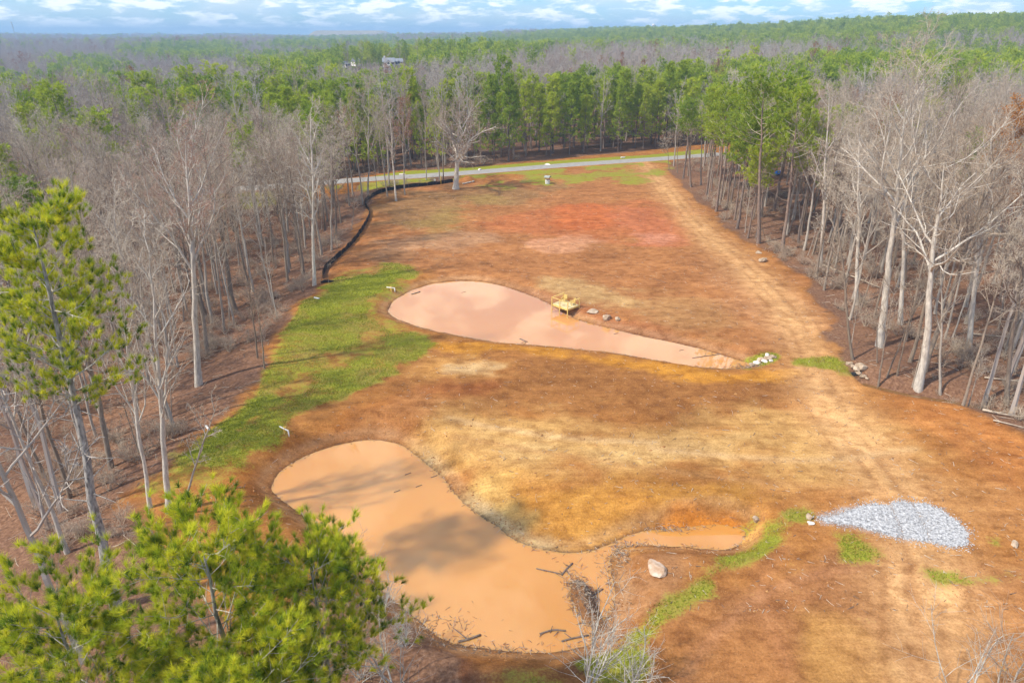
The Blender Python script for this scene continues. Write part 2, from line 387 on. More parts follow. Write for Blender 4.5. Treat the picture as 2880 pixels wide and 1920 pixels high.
simple('gravel_stone', (0.20, 0.205, 0.22), (0.62, 0.63, 0.65), 5.0, (1, 1, 1), 0.85, 0, 2, True)
simple('lumber', (0.58, 0.40, 0.11), (0.72, 0.53, 0.19), 3, (1, 1, 1), 0.75, 0, 3)
simple('lumber_deck', (0.60, 0.49, 0.25), (0.74, 0.62, 0.36), 3, (1, 1, 1), 0.75, 0, 3)
simple('pvc', (0.78, 0.78, 0.76), (0.86, 0.86, 0.84), 3, rough=0.4)
simple('fence_fabric', (0.012, 0.012, 0.014), (0.05, 0.04, 0.035), 2.5, rough=0.85, bmp=0.4)
simple('stake', (0.16, 0.11, 0.08), (0.28, 0.2, 0.14), 6)
simple('well_white', (0.62, 0.61, 0.58), (0.84, 0.83, 0.80), 2.5, rough=0.85, bmp=0.3)
simple('well_roof', (0.27, 0.29, 0.28), (0.40, 0.42, 0.40), 5, rough=0.9)
simple('well_wood', (0.22, 0.15, 0.12), (0.32, 0.23, 0.18), 5)
simple('post_yellow', (0.70, 0.46, 0.06), (0.8, 0.56, 0.1), 3, rough=0.6)
simple('box_white', (0.72, 0.72, 0.64), (0.8, 0.8, 0.72), 3, rough=0.6)
simple('pole_wood', (0.20, 0.16, 0.13), (0.33, 0.28, 0.23), 4, (1, 1, 0.2))
simple('wire', (0.10, 0.10, 0.10), (0.16, 0.16, 0.16), 4)
simple('tarp_blue', (0.01, 0.10, 0.42), (0.02, 0.19, 0.62), 4, rough=0.5)
simple('dark_rubber', (0.02, 0.02, 0.022), (0.05, 0.05, 0.05), 4)
simple('stick', (0.10, 0.075, 0.06), (0.22, 0.17, 0.14), 3)
simple('stick_pale', (0.34, 0.27, 0.20), (0.55, 0.46, 0.36), 3)
simple('log_cut', (0.45, 0.29, 0.17), (0.60, 0.42, 0.27), 5)
simple('house_wall', (0.70, 0.68, 0.65), (0.80, 0.78, 0.75), 1)
simple('house_roof', (0.20, 0.22, 0.26), (0.28, 0.30, 0.34), 1)
simple('window_dark', (0.03, 0.035, 0.045), (0.06, 0.07, 0.08), 2, rough=0.2)
simple('steel', (0.35, 0.37, 0.40), (0.45, 0.47, 0.5), 3, rough=0.5)
simple('asphalt', (0.27, 0.26, 0.245), (0.37, 0.355, 0.335), 0.7, (1, 1, 1), 0.9, 0.2, 6, True)
simple('dry_hill', (0.26, 0.20, 0.11), (0.36, 0.28, 0.15), 0.01, geo=True)
simple('clod', (0.22, 0.09, 0.035), (0.48, 0.26, 0.10), 1.1, geo=True, rough=1.0)

# muddy water
def water_mat(name, c1, c2, ior=2.05):
    m, t, b = new_mat(name)
    v = geo_vec(t, (0.05, 0.16, 0.1))
    n = noise_n(t, 1.0, 3, 0.5, v)
    LK(t, ramp_n(t, n, [(0.3, c1), (0.7, c2)]), b.inputs['Base Color'])
    b.inputs['Subsurface Weight'].default_value = 1.0; b.inputs['Subsurface Radius'].default_value = (1.0, 0.7, 0.4); b.inputs['Subsurface Scale'].default_value = 0.7
    b.inputs['Roughness'].default_value = 0.03; b.inputs['IOR'].default_value = ior; b.inputs['Specular IOR Level'].default_value = 0.5
    bump(t, b, noise_n(t, 1.4, 3, 0.5, geo_vec(t, (1, 1, 1))), 0.004, 0.02)
water_mat('mud_water_upper', (0.61, 0.31, 0.11), (0.65, 0.33, 0.12), 1.95)
water_mat('mud_water_lower', (0.56, 0.275, 0.07), (0.61, 0.305, 0.085), 1.75)
water_mat('creek_water', (0.20, 0.11, 0.04), (0.24, 0.13, 0.05))

# soil: colours laid over the sheet as attributes, broken up by noise
m, t, b = new_mat('soil')
ac = N(t, 'ShaderNodeAttribute', attribute_name='soil'); ag = N(t, 'ShaderNodeAttribute', attribute_name='grass'); al = N(t, 'ShaderNodeAttribute', attribute_name='litter')
gv = geo_vec(t, (1, 1, 1)); gx = geo_vec(t, (0.85, 1.1, 1))
n_big = noise_n(t, 0.12, 5, 0.6, gx, 0.6); n_mid = noise_n(t, 0.7, 5, 0.65, gx, 0.4); n_fine = noise_n(t, 6.0, 4, 0.7, gv); n_tiny = noise_n(t, 22.0, 2, 0.6, gv)
c = mix_n(t, 1.0, ac.outputs['Color'], ramp_n(t, n_mid, [(0.28, (0.62, 0.55, 0.50)), (0.5, g(1.0)), (0.74, (1.28, 1.36, 1.45))]), 'MULTIPLY')
c = mix_n(t, 1.0, c, ramp_n(t, n_big, [(0.3, (0.78, 0.74, 0.72)), (0.7, (1.18, 1.16, 1.12))]), 'MULTIPLY')
c = mix_n(t, 1.0, c, ramp_n(t, n_fine, [(0.30, (0.70, 0.68, 0.66)), (0.5, g(1.0)), (0.72, (1.25, 1.27, 1.3))]), 'MULTIPLY')
n_pat = noise_n(t, 0.42, 9, 0.72, gx, 0.8)
c = mix_n(t, ramp_n(t, n_pat, [(0.50, g(0)), (0.58, g(0.22))]), c, mix_n(t, 1.0, c, (1.42, 1.45, 1.5, 1), 'MULTIPLY'))
n_pat2 = noise_n(t, 0.55, 9, 0.74, geo_vec(t, (1.0, 0.9, 3)), 0.6)
c = mix_n(t, ramp_n(t, n_pat2, [(0.54, g(0)), (0.60, g(0.28))]), c, mix_n(t, 1.0, c, (0.60, 0.54, 0.50, 1), 'MULTIPLY'))
n_str = noise_n(t, 1.0, 5, 0.65, geo_vec(t, (0.14, 2.8, 1)), 0.5)
c = mix_n(t, 1.0, c, ramp_n(t, n_str, [(0.34, (0.91, 0.89, 0.87)), (0.5, g(1.0)), (0.66, (1.09, 1.09, 1.09))]), 'MULTIPLY')
c = mix_n(t, ramp_n(t, n_tiny, [(0.66, g(0)), (0.72, g(0.7))]), c, (0.60, 0.43, 0.25))
n_dk = noise_n(t, 13.0, 2, 0.6, gv)
c = mix_n(t, ramp_n(t, n_dk, [(0.66, g(0)), (0.73, g(0.7))]), c, (0.13, 0.06, 0.03))
# leaf litter
lit = ramp_n(t, noise_n(t, 3.2, 6, 0.75, gv), [(0.28, (0.07, 0.04, 0.028)), (0.46, (0.165, 0.092, 0.058)), (0.6, (0.25, 0.15, 0.098)), (0.76, (0.38, 0.26, 0.18))])
lit = mix_n(t, 1.0, lit, ramp_n(t, n_big, [(0.3, (0.75, 0.72, 0.75)), (0.7, (1.2, 1.12, 1.0))]), 'MULTIPLY')
lf = math_n(t, 'MULTIPLY_ADD', math_n(t, 'SUBTRACT', n_mid, 0.5), 1.2, al.outputs['Fac'])
c = mix_n(t, ramp_n(t, lf, [(0.35, g(0)), (0.65, g(1))]), c, lit)
# grass
gcol = ramp_n(t, n_fine, [(0.3, (0.15, 0.165, 0.016)), (0.5, (0.25, 0.275, 0.02)), (0.7, (0.38, 0.38, 0.045))])
gcol = mix_n(t, math_n(t, 'MULTIPLY', ramp_n(t, noise_n(t, 0.22, 5, 0.6, gx, 0.5), [(0.42, g(0)), (0.66, g(0.9))]), ramp_n(t, ag.outputs['Fac'], [(0.9, g(1)), (1.0, g(0))])), gcol, (0.30, 0.21, 0.06))
gcol = mix_n(t, 0.25, gcol, ramp_n(t, n_mid, [(0.3, (0.12, 0.14, 0.02)), (0.7, (0.24, 0.27, 0.04))]))
gf = math_n(t, 'MULTIPLY_ADD', math_n(t, 'SUBTRACT', n_mid, 0.5), 1.5, ag.outputs['Fac'])
gf = math_n(t, 'MULTIPLY_ADD', math_n(t, 'SUBTRACT', n_fine, 0.5), 1.3, gf)
c = mix_n(t, ramp_n(t, gf, [(0.30, g(0)), (0.85, g(0.95))]), c, gcol)
LK(t, c, b.inputs['Base Color']); b.inputs['Roughness'].default_value = 1.0; b.inputs['Specular IOR Level'].default_value = 0.1
hh = math_n(t, 'ADD', math_n(t, 'MULTIPLY', n_fine, 0.6), math_n(t, 'MULTIPLY', n_mid, 1.0))
bump(t, b, math_n(t, 'ADD', hh, math_n(t, 'MULTIPLY', noise_n(t, 0.0, 0), 0.0)), 0.5, 0.10)

# ------------------------------------------------------------------ the ground: one sheet to the horizon
def axis(segs):
    out = [segs[0][0]]
    for a, b_, s0, s1 in segs:
        x = a
        while x < b_ - 1e-6:
            f = (x - a) / (b_ - a); st = s0 * (s1 / s0) ** f; x = min(b_, x + st); out.append(x)
    return np.array(out)
xp = axis([(0, 62, 0.42, 0.42), (62, 90, 0.42, 2.5), (90, 400, 2.5, 18), (400, 9000, 18, 600)])
xs = np.concatenate([-xp[:0:-1], xp])
ys = axis([(-300, 0, 60, 8), (0, 26, 4, 0.5), (26, 75, 0.28, 0.30), (75, 150, 0.30, 0.5), (150, 225, 0.5, 1.0), (225, 500, 1.0, 18), (500, 12000, 18, 600)])
XX, YY = np.meshgrid(xs, ys); gxv, gyv = XX.ravel(), YY.ravel()
gz = ground_h(gxv, gyv)
nx_, ny_ = len(xs), len(ys)
ii = np.arange(nx_ * ny_).reshape(ny_, nx_)
Fq = np.stack([ii[:-1, :-1], ii[:-1, 1:], ii[1:, 1:], ii[1:, :-1]], -1).reshape(-1, 4)
soil = np.tile(np.array([0.17, 0.10, 0.065]), (len(gxv), 1))
grass = np.zeros(len(gxv)); litter = np.ones(len(gxv))
near = (gxv > -80) & (gxv < 110) & (gyv > 5) & (gyv < 260)
nxv, nyv = gxv[near], gyv[near]
ns, ng, nl = soil[near], np.zeros(near.sum()), np.ones(near.sum())
wob = fbm(nxv, nyv, 5, 31, 4) - 0.5; wob2 = fbm(nxv * 0.4, nyv * 1.3, 3, 33, 4) - 0.5; wob3 = fbm(nxv, nyv, 1.5, 35, 3) - 0.5
def mask(pts, feather, wobble=1.0, z=0.0, world=None):
    p = smooth_closed(poly_z(pts, z), 1) if world is None else world
    lo = p.min(0) - feather - 6; hi = p.max(0) + feather + 6
    sel = (nxv > lo[0]) & (nxv < hi[0]) & (nyv > lo[1]) & (nyv < hi[1])
    out = np.zeros(len(nxv))
    d = sdist(nxv[sel], nyv[sel], p) + feather * wobble * 3.4 * wob[sel] + feather * wobble * 2.6 * wob2[sel] + min(feather, 1.5) * wobble * 2.0 * wob3[sel]
    out[sel] = 1 - sstep(-feather, feather, d); return out
def paint(pts, col, feather=2.0, a=1.0, wobble=1.0, z=0.0):
    global ns
    k = (mask(pts, feather, wobble, z) * a)[:, None]; ns = ns * (1 - k) + np.array(col) * k
cm = 1 - sstep(-1.5, 2.5, sdist(nxv, nyv, CLEAR) + 5 * wob)
nl = 1 - cm
ns = ns * (1 - cm[:, None]) + np.array([0.38, 0.165, 0.045]) * cm[:, None]
E = lambda cx, cy, rx, ry, n=14: [(cx + rx * math.cos(k * 2 * math.pi / n), cy + ry * math.sin(k * 2 * math.pi / n)) for k in range(n)]
# field between the pond and the road
paint([(740, 650), (850, 470), (900, 430), (1040, 420), (1500, 378), (1560, 420), (1700, 580), (1880, 660), (1900, 780), (1780, 810), (1690, 830), (1450, 760), (1250, 690), (1100, 640), (960, 630)], (0.40, 0.175, 0.062), 3)
paint([(880, 440), (1040, 432), (1200, 425), (1330, 425), (1200, 470), (1060, 480), (1000, 540), (900, 540), (850, 500)], (0.27, 0.165, 0.07), 4, 0.75)
paint([(960, 505), (1050, 470), (1090, 450), (1140, 455), (1060, 500), (1030, 540), (950, 545)], (0.30, 0.21, 0.06), 3, 0.6)
paint([(1090, 505), (1260, 480), (1560, 460), (1600, 530), (1500, 560), (1250, 545), (1120, 535)], (0.46, 0.155, 0.055), 3, 0.8)
paint([(1268, 484), (1330, 468), (1385, 465), (1415, 500), (1400, 522), (1330, 530), (1275, 525)], (0.52, 0.15, 0.045), 1.4, 0.8)
paint([(1415, 478), (1500, 475), (1570, 530), (1540, 575), (1440, 550)], (0.50, 0.17, 0.075), 2.5, 0.7)
paint([(1200, 562), (1260, 545), (1330, 540), (1380, 556), (1350, 574), (1250, 575)], (0.60, 0.31, 0.17), 2.0, 0.65)
paint([(1420, 535), (1500, 530), (1560, 545), (1500, 560)], (0.60, 0.27, 0.16), 1.5, 0.7)
paint([(900, 540), (1000, 535), (1080, 530), (1160, 540), (1120, 565), (1030, 570), (920, 575), (850, 590)], (0.44, 0.25, 0.13), 2, 0.75)
paint([(830, 575), (1000, 580), (1060, 600), (960, 600), (850, 605)], (0.28, 0.15, 0.07), 2, 0.6)
paint([(1230, 645), (1330, 640), (1450, 680), (1560, 720), (1450, 710), (1310, 690)], (0.55, 0.36, 0.15), 2, 0.8)
paint([(1450, 690), (1600, 680), (1700, 740), (1640, 770), (1500, 740)], (0.40, 0.21, 0.08), 3, 0.8)
paint([(1600, 600), (1700, 600), (1860, 690), (1880, 790), (1780, 790), (1700, 700)], (0.45, 0.22, 0.095), 3, 0.8)
paint([(1120, 655), (1300, 700), (1380, 735), (1560, 790), (1690, 828), (1690, 815), (1560, 770), (1400, 720), (1280, 680), (1180, 652)], (0.34, 0.13, 0.052), 1.2, 0.85)
# between the ponds
paint([(880, 800), (1000, 785), (1300, 800), (1700, 850), (1850, 850), (1900, 900), (1800, 960), (1500, 985), (1200, 960), (1000, 940), (850, 920)], (0.31, 0.135, 0.040), 3)
paint([(1000, 785), (1200, 793), (1400, 812), (1580, 842), (1700, 852), (1840, 842), (1860, 862), (1720, 878), (1560, 868), (1400, 840), (1200, 812), (1000, 806)], (0.52, 0.235, 0.03), 1.0, 0.9)
paint([(920, 850), (1000, 820), (1100, 830), (1180, 850), (1100, 870), (960, 880)], (0.50, 0.26, 0.075), 2, 0.75)
paint([(1020, 845), (1100, 838), (1180, 848), (1100, 862)], (0.62, 0.44, 0.22), 1.2, 0.7)
paint([(960, 880), (1150, 870), (1150, 900), (980, 910)], (0.30, 0.10, 0.03), 1.5, 0.7)
paint([(900, 1000), (1000, 955), (1150, 945), (1500, 985), (1800, 950), (2000, 960), (2180, 1010), (2230, 1070), (2000, 1110), (1700, 1095), (1450, 1085), (1250, 1105), (1100, 1090), (980, 1050), (930, 1020)], (0.52, 0.30, 0.10), 3.0)
paint([(1100, 1000), (1400, 1030), (1700, 1010), (1800, 1030), (1500, 1060), (1200, 1050)], (0.62, 0.41, 0.17), 2.2, 0.65)
paint([(1000, 1060), (1150, 1090), (1300, 1110), (1500, 1090), (1700, 1110), (1760, 1170), (1600, 1180), (1480, 1200), (1340, 1250), (1200, 1245), (1090, 1170)], (0.47, 0.225, 0.045), 2.0, 0.95)
paint([(1050, 1075), (1110, 1070), (1180, 1110), (1210, 1180), (1120, 1180)], (0.58, 0.38, 0.13), 1.2, 0.7)
paint([(930, 1025), (985, 1060), (1050, 1130), (1120, 1185), (1220, 1240), (1290, 1262), (1300, 1240), (1180, 1190), (1080, 1110), (1000, 1040)], (0.56, 0.41, 0.20), 0.7, 0.85)
paint([(490, 1130), (640, 1010), (760, 960), (900, 900), (960, 930), (930, 1000), (850, 995), (720, 1020), (640, 1065), (600, 1130), (560, 1180)], (0.36, 0.135, 0.03), 1.8, 0.95)
paint([(800, 960), (930, 900), (1000, 930), (900, 990)], (0.36, 0.165, 0.06), 2, 0.7)
paint([(1440, 1190), (1560, 1165), (1730, 1165), (1750, 1225), (1700, 1222), (1600, 1200), (1480, 1218)], (0.52, 0.20, 0.032), 0.8, 0.95)
paint([(1690, 1190), (1740, 1180), (1745, 1230), (1700, 1260)], (0.66, 0.38, 0.11), 0.6, 0.8)
# right side
paint([(1990, 870), (2200, 930), (2352, 980), (2500, 1100), (2352, 1230), (2200, 1090), (2100, 980)], (0.50, 0.20, 0.055), 3.5, 0.75)
paint([(2050, 1040), (2352, 1100), (2352, 1250), (2250, 1200), (2100, 1130)], (0.44, 0.22, 0.075), 3, 0.7)
paint([(1850, 790), (1900, 770), (1960, 860), (2060, 920), (1950, 910), (1880, 860)], (0.52, 0.235, 0.06), 2, 0.7)
# lower right
paint([(1420, 1310), (1700, 1260), (2352, 1270), (2600, 1300), (2600, 1750), (1000, 1750), (1350, 1500)], (0.37, 0.165, 0.055), 3)
paint([(1700, 1330), (2000, 1300), (2150, 1400), (1900, 1480), (1650, 1450)], (0.28, 0.12, 0.045), 3, 0.7)
paint([(1890, 1490), (1970, 1450), (2010, 1500), (1960, 1560), (1870, 1600)], (0.54, 0.29, 0.08), 2.2, 0.7)
paint([(2050, 1300), (2300, 1320), (2300, 1450), (2100, 1430)], (0.42, 0.20, 0.08), 3, 0.7)
paint([(1430, 1300), (1560, 1290), (1600, 1360), (1480, 1400), (1420, 1380)], (0.42, 0.22, 0.10), 1.2, 0.8)
paint([(840, 1360), (960, 1440), (1100, 1500), (1400, 1510), (1300, 1640), (800, 1640), (700, 1400)], (0.17, 0.075, 0.04), 1.5, 0.9)
nl = np.maximum(nl, mask([(820, 1340), (960, 1440), (1080, 1510), (1050, 1700), (700, 1700), (600, 1250)], 1.5) * 0.7)
# gullies, pale scrapes and tyre marks
td = ldist(nxv, nyv, TRACK) + 0.5 * wob
tk = np.exp(-(td / 3.5) ** 2) * (0.55 + 0.9 * fbm(nxv, nyv, 6, 41, 3)) * cm
ns = ns * (1 - 0.8 * np.clip(tk, 0, 1)[:, None]) + np.array([0.66, 0.39, 0.17]) * 0.8 * np.clip(tk, 0, 1)[:, None]
for off, wd in ((-1.0, 0.28), (0.9, 0.28), (-2.6, 0.25), (2.7, 0.25)):
    k = np.exp(-((td - off) / wd) ** 2) * 0.42 * sstep(0.3, 0.55, fbm(nxv, nyv, 7, 43 + int(off * 3), 2)) * cm
    ns = ns * (1 - k[:, None]) + np.array([0.30, 0.13, 0.045]) * k[:, None]
for line, colr, wd in (([(1500, 1030), (1700, 1050), (1900, 1060), (2100, 1030)], (0.64, 0.42, 0.2), 0.5), ([(1040, 1000), (1250, 1040), (1600, 1090), (1900, 1120)], (0.42, 0.22, 0.08), 0.4),
                       ([(1030, 960), (1150, 985), (1330, 1010), (1500, 1015)], (0.66, 0.45, 0.22), 0.5), ([(1830, 1568), (1760, 1420), (1740, 1330), (1800, 1260)], (0.42, 0.19, 0.075), 0.6),
                       ([(2130, 1568), (2110, 1420), (2090, 1290)], (0.40, 0.2, 0.08), 0.35), ([(1560, 1568), (1650, 1440), (1780, 1340), (2000, 1290)], (0.40, 0.19, 0.085), 0.5)):
    k = np.exp(-(ldist(nxv, nyv, smooth_open(poly_z(line), 2)) / wd) ** 2)[:, None] * 0.6; ns = ns * (1 - k) + np.array(colr) * k
# a pale line of silt at the water's edge
for P_, zz_ in ((UP, ZU), (LP, ZL)):
    d = sdist_box(nxv, nyv, P_, 4)
    k = (np.exp(-((d - 0.75) / 0.5) ** 2) * 0.3)[:, None]; ns = ns * (1 - k) + np.array((0.46, 0.33, 0.20)) * k
    k = (sstep(0.35, 0.05, d) * 0.7)[:, None]; ns = ns * (1 - k) + np.array((0.15, 0.08, 0.04)) * k
paint([(1450, 1192), (1560, 1168), (1725, 1165), (1745, 1215), (1700, 1208), (1600, 1199), (1480, 1214)], (0.66, 0.25, 0.035), 0.5, 0.9)
paint([(1700, 1195), (1740, 1180), (1742, 1225), (1712, 1240)], (0.74, 0.45, 0.14), 0.4, 0.8)
# grass
ng = mask(None, 1.0, 0.8, world=DAM) * (0.52 + 0.38 * sstep(0.3, 0.6, fbm(nxv, nyv, 6, 51, 4)))
ng = np.maximum(ng, mask([(430, 1010), (620, 890), (660, 900), (500, 1040), (330, 1140)], 1.6) * 1.15)
ng = np.maximum(ng, mask([(650, 760), (700, 700), (780, 640), (900, 615), (960, 630), (850, 680), (760, 730), (680, 760)], 2.0) * 1.15)
rdv = ldist(nxv, nyv, ROADC)
gn = fbm(nxv, nyv, 6, 53, 3)
ng = np.maximum(ng, np.where(rdv > 0, 1 - sstep(7.2, 8.8, rdv + 2 * wob), 0) * (nxv < 62) * 1.2)                            # beyond the road
ng = np.maximum(ng, np.where(rdv < 0, (1 - sstep(7, 12, -rdv + 6 * wob)) * sstep(2.6, 4.2, -rdv), 0) * sstep(0.34, 0.52, gn) * (nxv < 47) * 0.9)
ng = np.maximum(ng, mask([(1090, 420), (1180, 408), (1350, 395), (1540, 384), (1560, 392), (1430, 412), (1250, 428), (1120, 436)], 3) * sstep(0.28, 0.5, gn) * 0.85)
ng = np.maximum(ng, mask([(1395, 395), (1480, 398), (1500, 415), (1440, 425)], 2) * 0.8)
for pts, ft in (([(1630, 848), (1700, 850), (1745, 846), (1800, 832), (1795, 812), (1760, 806), (1700, 815), (1745, 830), (1720, 846)], 0.5),
                ([(1808, 822), (1870, 820), (1925, 814), (1950, 840), (1972, 862), (1935, 862), (1905, 848), (1860, 842), (1815, 840)], 0.6),
                ([(1770, 1190), (1822, 1210), (1815, 1250), (1740, 1292), (1660, 1318), (1665, 1345), (1620, 1385), (1545, 1418), (1505, 1470), (1420, 1500), (1410, 1480), (1475, 1420), (1545, 1345), (1640, 1288), (1710, 1240), (1755, 1215)], 0.7),
                ([(1905, 1232), (1980, 1228), (2045, 1275), (1960, 1290)], 0.7), ([(1800, 1165), (1870, 1180), (1855, 1200), (1800, 1190)], 0.5),
                ([(2120, 1300), (2180, 1310), (2230, 1330), (2330, 1310), (2240, 1350), (2150, 1330)], 0.9), ([(1120, 1530), (1230, 1515), (1320, 1545), (1330, 1620), (1100, 1620)], 0.9),
                ([(1330, 1500), (1420, 1480), (1500, 1490), (1480, 1600), (1350, 1600)], 0.9), ([(2250, 1225), (2330, 1240), (2290, 1265)], 0.6), ([(1690, 1180), (1740, 1165), (1745, 1180), (1700, 1195)], 0.4)):
    ng = np.maximum(ng, mask(pts, ft * 1.4, 0.55) * 0.93)
paint([(1870, 1190), (1945, 1172), (2010, 1153), (2100, 1151), (2175, 1178), (2230, 1222), (2220, 1258), (2090, 1240), (1960, 1208)], (0.40, 0.39, 0.38), 0.4, 0.75)
soil[near] = ns; grass[near] = ng; litter[near] = nl
soil4 = np.concatenate([soil * np.array([0.84, 0.84, 0.86]), np.ones((len(soil), 1))], 1)
me = mesh_np('ground', np.stack([gxv, gyv, gz], 1), [Fq], ['soil'], smooth=True,
             attrs={'soil': ('FLOAT_COLOR', 'POINT', soil4), 'grass': ('FLOAT', 'POINT', grass), 'litter': ('FLOAT', 'POINT', litter)})
struct(link('ground', me))
GZ = gz.reshape(ny_, nx_)
def ground_h(x, y):
    """height of the finished sheet"""
    x = np.asarray(x, float); y = np.asarray(y, float)
    i = np.clip(np.searchsorted(xs, x) - 1, 0, nx_ - 2); j = np.clip(np.searchsorted(ys, y) - 1, 0, ny_ - 2)
    fx = (x - xs[i]) / (xs[i + 1] - xs[i]); fy = (y - ys[j]) / (ys[j + 1] - ys[j])
    return (GZ[j, i] * (1 - fx) + GZ[j, i + 1] * fx) * (1 - fy) + (GZ[j + 1, i] * (1 - fx) + GZ[j + 1, i + 1] * fx) * fy

# ------------------------------------------------------------------ water, road
def water(name, poly, z, mat):
    c_ = poly.mean(0)
    n = len(poly)
    # grow a little so that the sheet runs under the bank
    e = norm(np.roll(poly, -1, 0) - np.roll(poly, 1, 0)); nrm = np.stack([e[:, 1], -e[:, 0]], 1)
    if sdist(np.array([poly[0, 0] + nrm[0, 0] * 0.1]), np.array([poly[0, 1] + nrm[0, 1] * 0.1]), poly)[0] < 0: nrm = -nrm
    q = poly + nrm * 0.9
    me = bpy.data.meshes.new(name); me.from_pydata([(a, b_, z) for a, b_ in q], [], [list(range(n))]); me.update()
    if me.polygons[0].normal.z < 0: me.flip_normals()
    me.materials.append(MATS[mat]); return struct(link(name, me))
water('upper_pond_water', UP, ZU, 'mud_water_upper')
water('lower_pond_water', LP, ZL, 'mud_water_lower')
cq = smooth_open(CREEK, 2)
e = norm(np.gradient(cq, axis=0)); nn = np.stack([-e[:, 1], e[:, 0]], 1)
zc = np.array([gh(a, b_) for a, b_ in cq]) + 0.22
zc = np.convolve(np.pad(zc, 3, mode='edge'), np.ones(7) / 7, 'valid')
V = np.concatenate([np.c_[cq + nn * 0.75, zc], np.c_[cq - nn * 0.75, zc]]); n = len(cq)
struct(link('creek_water', mesh_np('creek_water', V, [np.array([[i, i + 1, n + i + 1, n + i] for i in range(n - 1)])[:, ::-1]], ['creek_water'])))
e = norm(np.gradient(ROADC, axis=0)); nn = np.stack([-e[:, 1], e[:, 0]], 1); n = len(ROADC)
zr = base_h(ROADC[:, 0], ROADC[:, 1]) * 0 + 0.09
V = np.concatenate([np.c_[ROADC + nn * 2.75, zr], np.c_[ROADC - nn * 2.75, zr], np.c_[ROADC + nn * 3.1, zr - 0.25], np.c_[ROADC - nn * 3.1, zr - 0.25]])
F_ = []
for i in range(n - 1):
    F_ += [[i + 1, i, n + i, n + i + 1], [i, i + 1, 2 * n + i + 1, 2 * n + i], [n + i + 1, n + i, 3 * n + i, 3 * n + i + 1]]
struct(link('road', mesh_np('road', V, [np.array(F_)], ['asphalt'])))

# ------------------------------------------------------------------ trees: shapes
def grow(rng, P, Rr, Lp, per, s0, s1, a0, a1, ratio, K, up, wob, rr, rmin, lenfall=0.45, even=True):
    """children of every parent path; returns P2, R2, L2"""
    Np, Kp = P.shape[:2]; n = Np * per
    par = np.repeat(np.arange(Np), per)
    if even: s = (np.tile(np.arange(per), Np) + rng.random(n)) / per
    else: s = rng.random(n)
    s = s0 + (s1 - s0) * s
    f = s * (Kp - 1); i = np.minimum(f.astype(int), Kp - 2); fr = (f - i)[:, None]
    pos = P[par, i] * (1 - fr) + P[par, i + 1] * fr
    t = norm(P[par, i + 1] - P[par, i])
    rad = Rr[par, i] * (1 - fr[:, 0]) + Rr[par, i + 1] * fr[:, 0]
    az = np.tile(np.arange(per) * 2.39996, Np) + np.repeat(rng.random(Np) * 6.28, per) + rng.normal(0, 0.35, n)
    ref = np.where(np.abs(t[:, 2:3]) > 0.9, np.array([1.0, 0, 0]), np.array([0, 0, 1.0]))
    A = norm(np.cross(t, ref)); B = np.cross(t, A)
    a = np.radians(a0 + (a1 - a0) * rng.random(n))
    d = t * np.cos(a)[:, None] + (A * np.cos(az)[:, None] + B * np.sin(az)[:, None]) * np.sin(a)[:, None]
    L = Lp[par] * ratio * (1 - lenfall * (s - s0) / max(1e-6, s1 - s0)) * rng.uniform(0.7, 1.25, n)
    Q = np.empty((n, K, 3)); Q[:, 0] = pos; st = (L / (K - 1))[:, None]
    for k in range(1, K):
        d = norm(d + np.array([0, 0, up]) + rng.normal(0, wob, (n, 3))); Q[:, k] = Q[:, k - 1] + d * st
    r0 = np.maximum(np.minimum(rad * rr, rad), rmin)
    R2 = r0[:, None] * np.linspace(1, 0.35, K)[None]; R2 = np.maximum(R2, rmin * 0.55)
    return Q, R2, L
def join_parts(parts):
    V = []; F = {}; o = 0
    for v, fs in parts:
        for f in fs: F.setdefault(f.shape[1], []).append(f + o)
        V.append(v); o += len(v)
    return np.concatenate(V), [np.concatenate(x) for x in F.values()]
def trunk_path(rng, H, r0, K=14, lean=0.02, wob=0.003, top=0.93, flare=1.3):
    s = np.linspace(0, 1, K); P = np.zeros((1, K, 3)); P[0, :, 2] = s * H * top
    dr = rng.normal(0, lean, 2); w = np.cumsum(rng.normal(0, wob, (K, 2)), 0); w -= w[0]
    P[0, :, :2] = s[:, None] * H * dr + w * H
    Rr = r0 * (1 - s) ** 0.75 + 0.02; Rr = Rr * (1 + (flare - 1) * np.exp(-s * 28)); P[0, 0, 2] = -0.4
    return P, Rr[None]
def leaf_tris(rng, pos, size, n_each=3, spread=0.25):
    n = len(pos) * n_each; p = np.repeat(pos, n_each, 0) + rng.normal(0, spread, (n, 3))
    a = norm(rng.normal(0, 1, (n, 3))) * size; b_ = norm(rng.normal(0, 1, (n, 3))) * size * 0.6
    V = np.stack([p - a * 0.5 - b_ * 0.5, p + a * 0.5, p + b_ * 0.7], 1).reshape(-1, 3)
    return V, np.arange(3 * n).reshape(-1, 3), np.repeat(rng.random(n), 3)
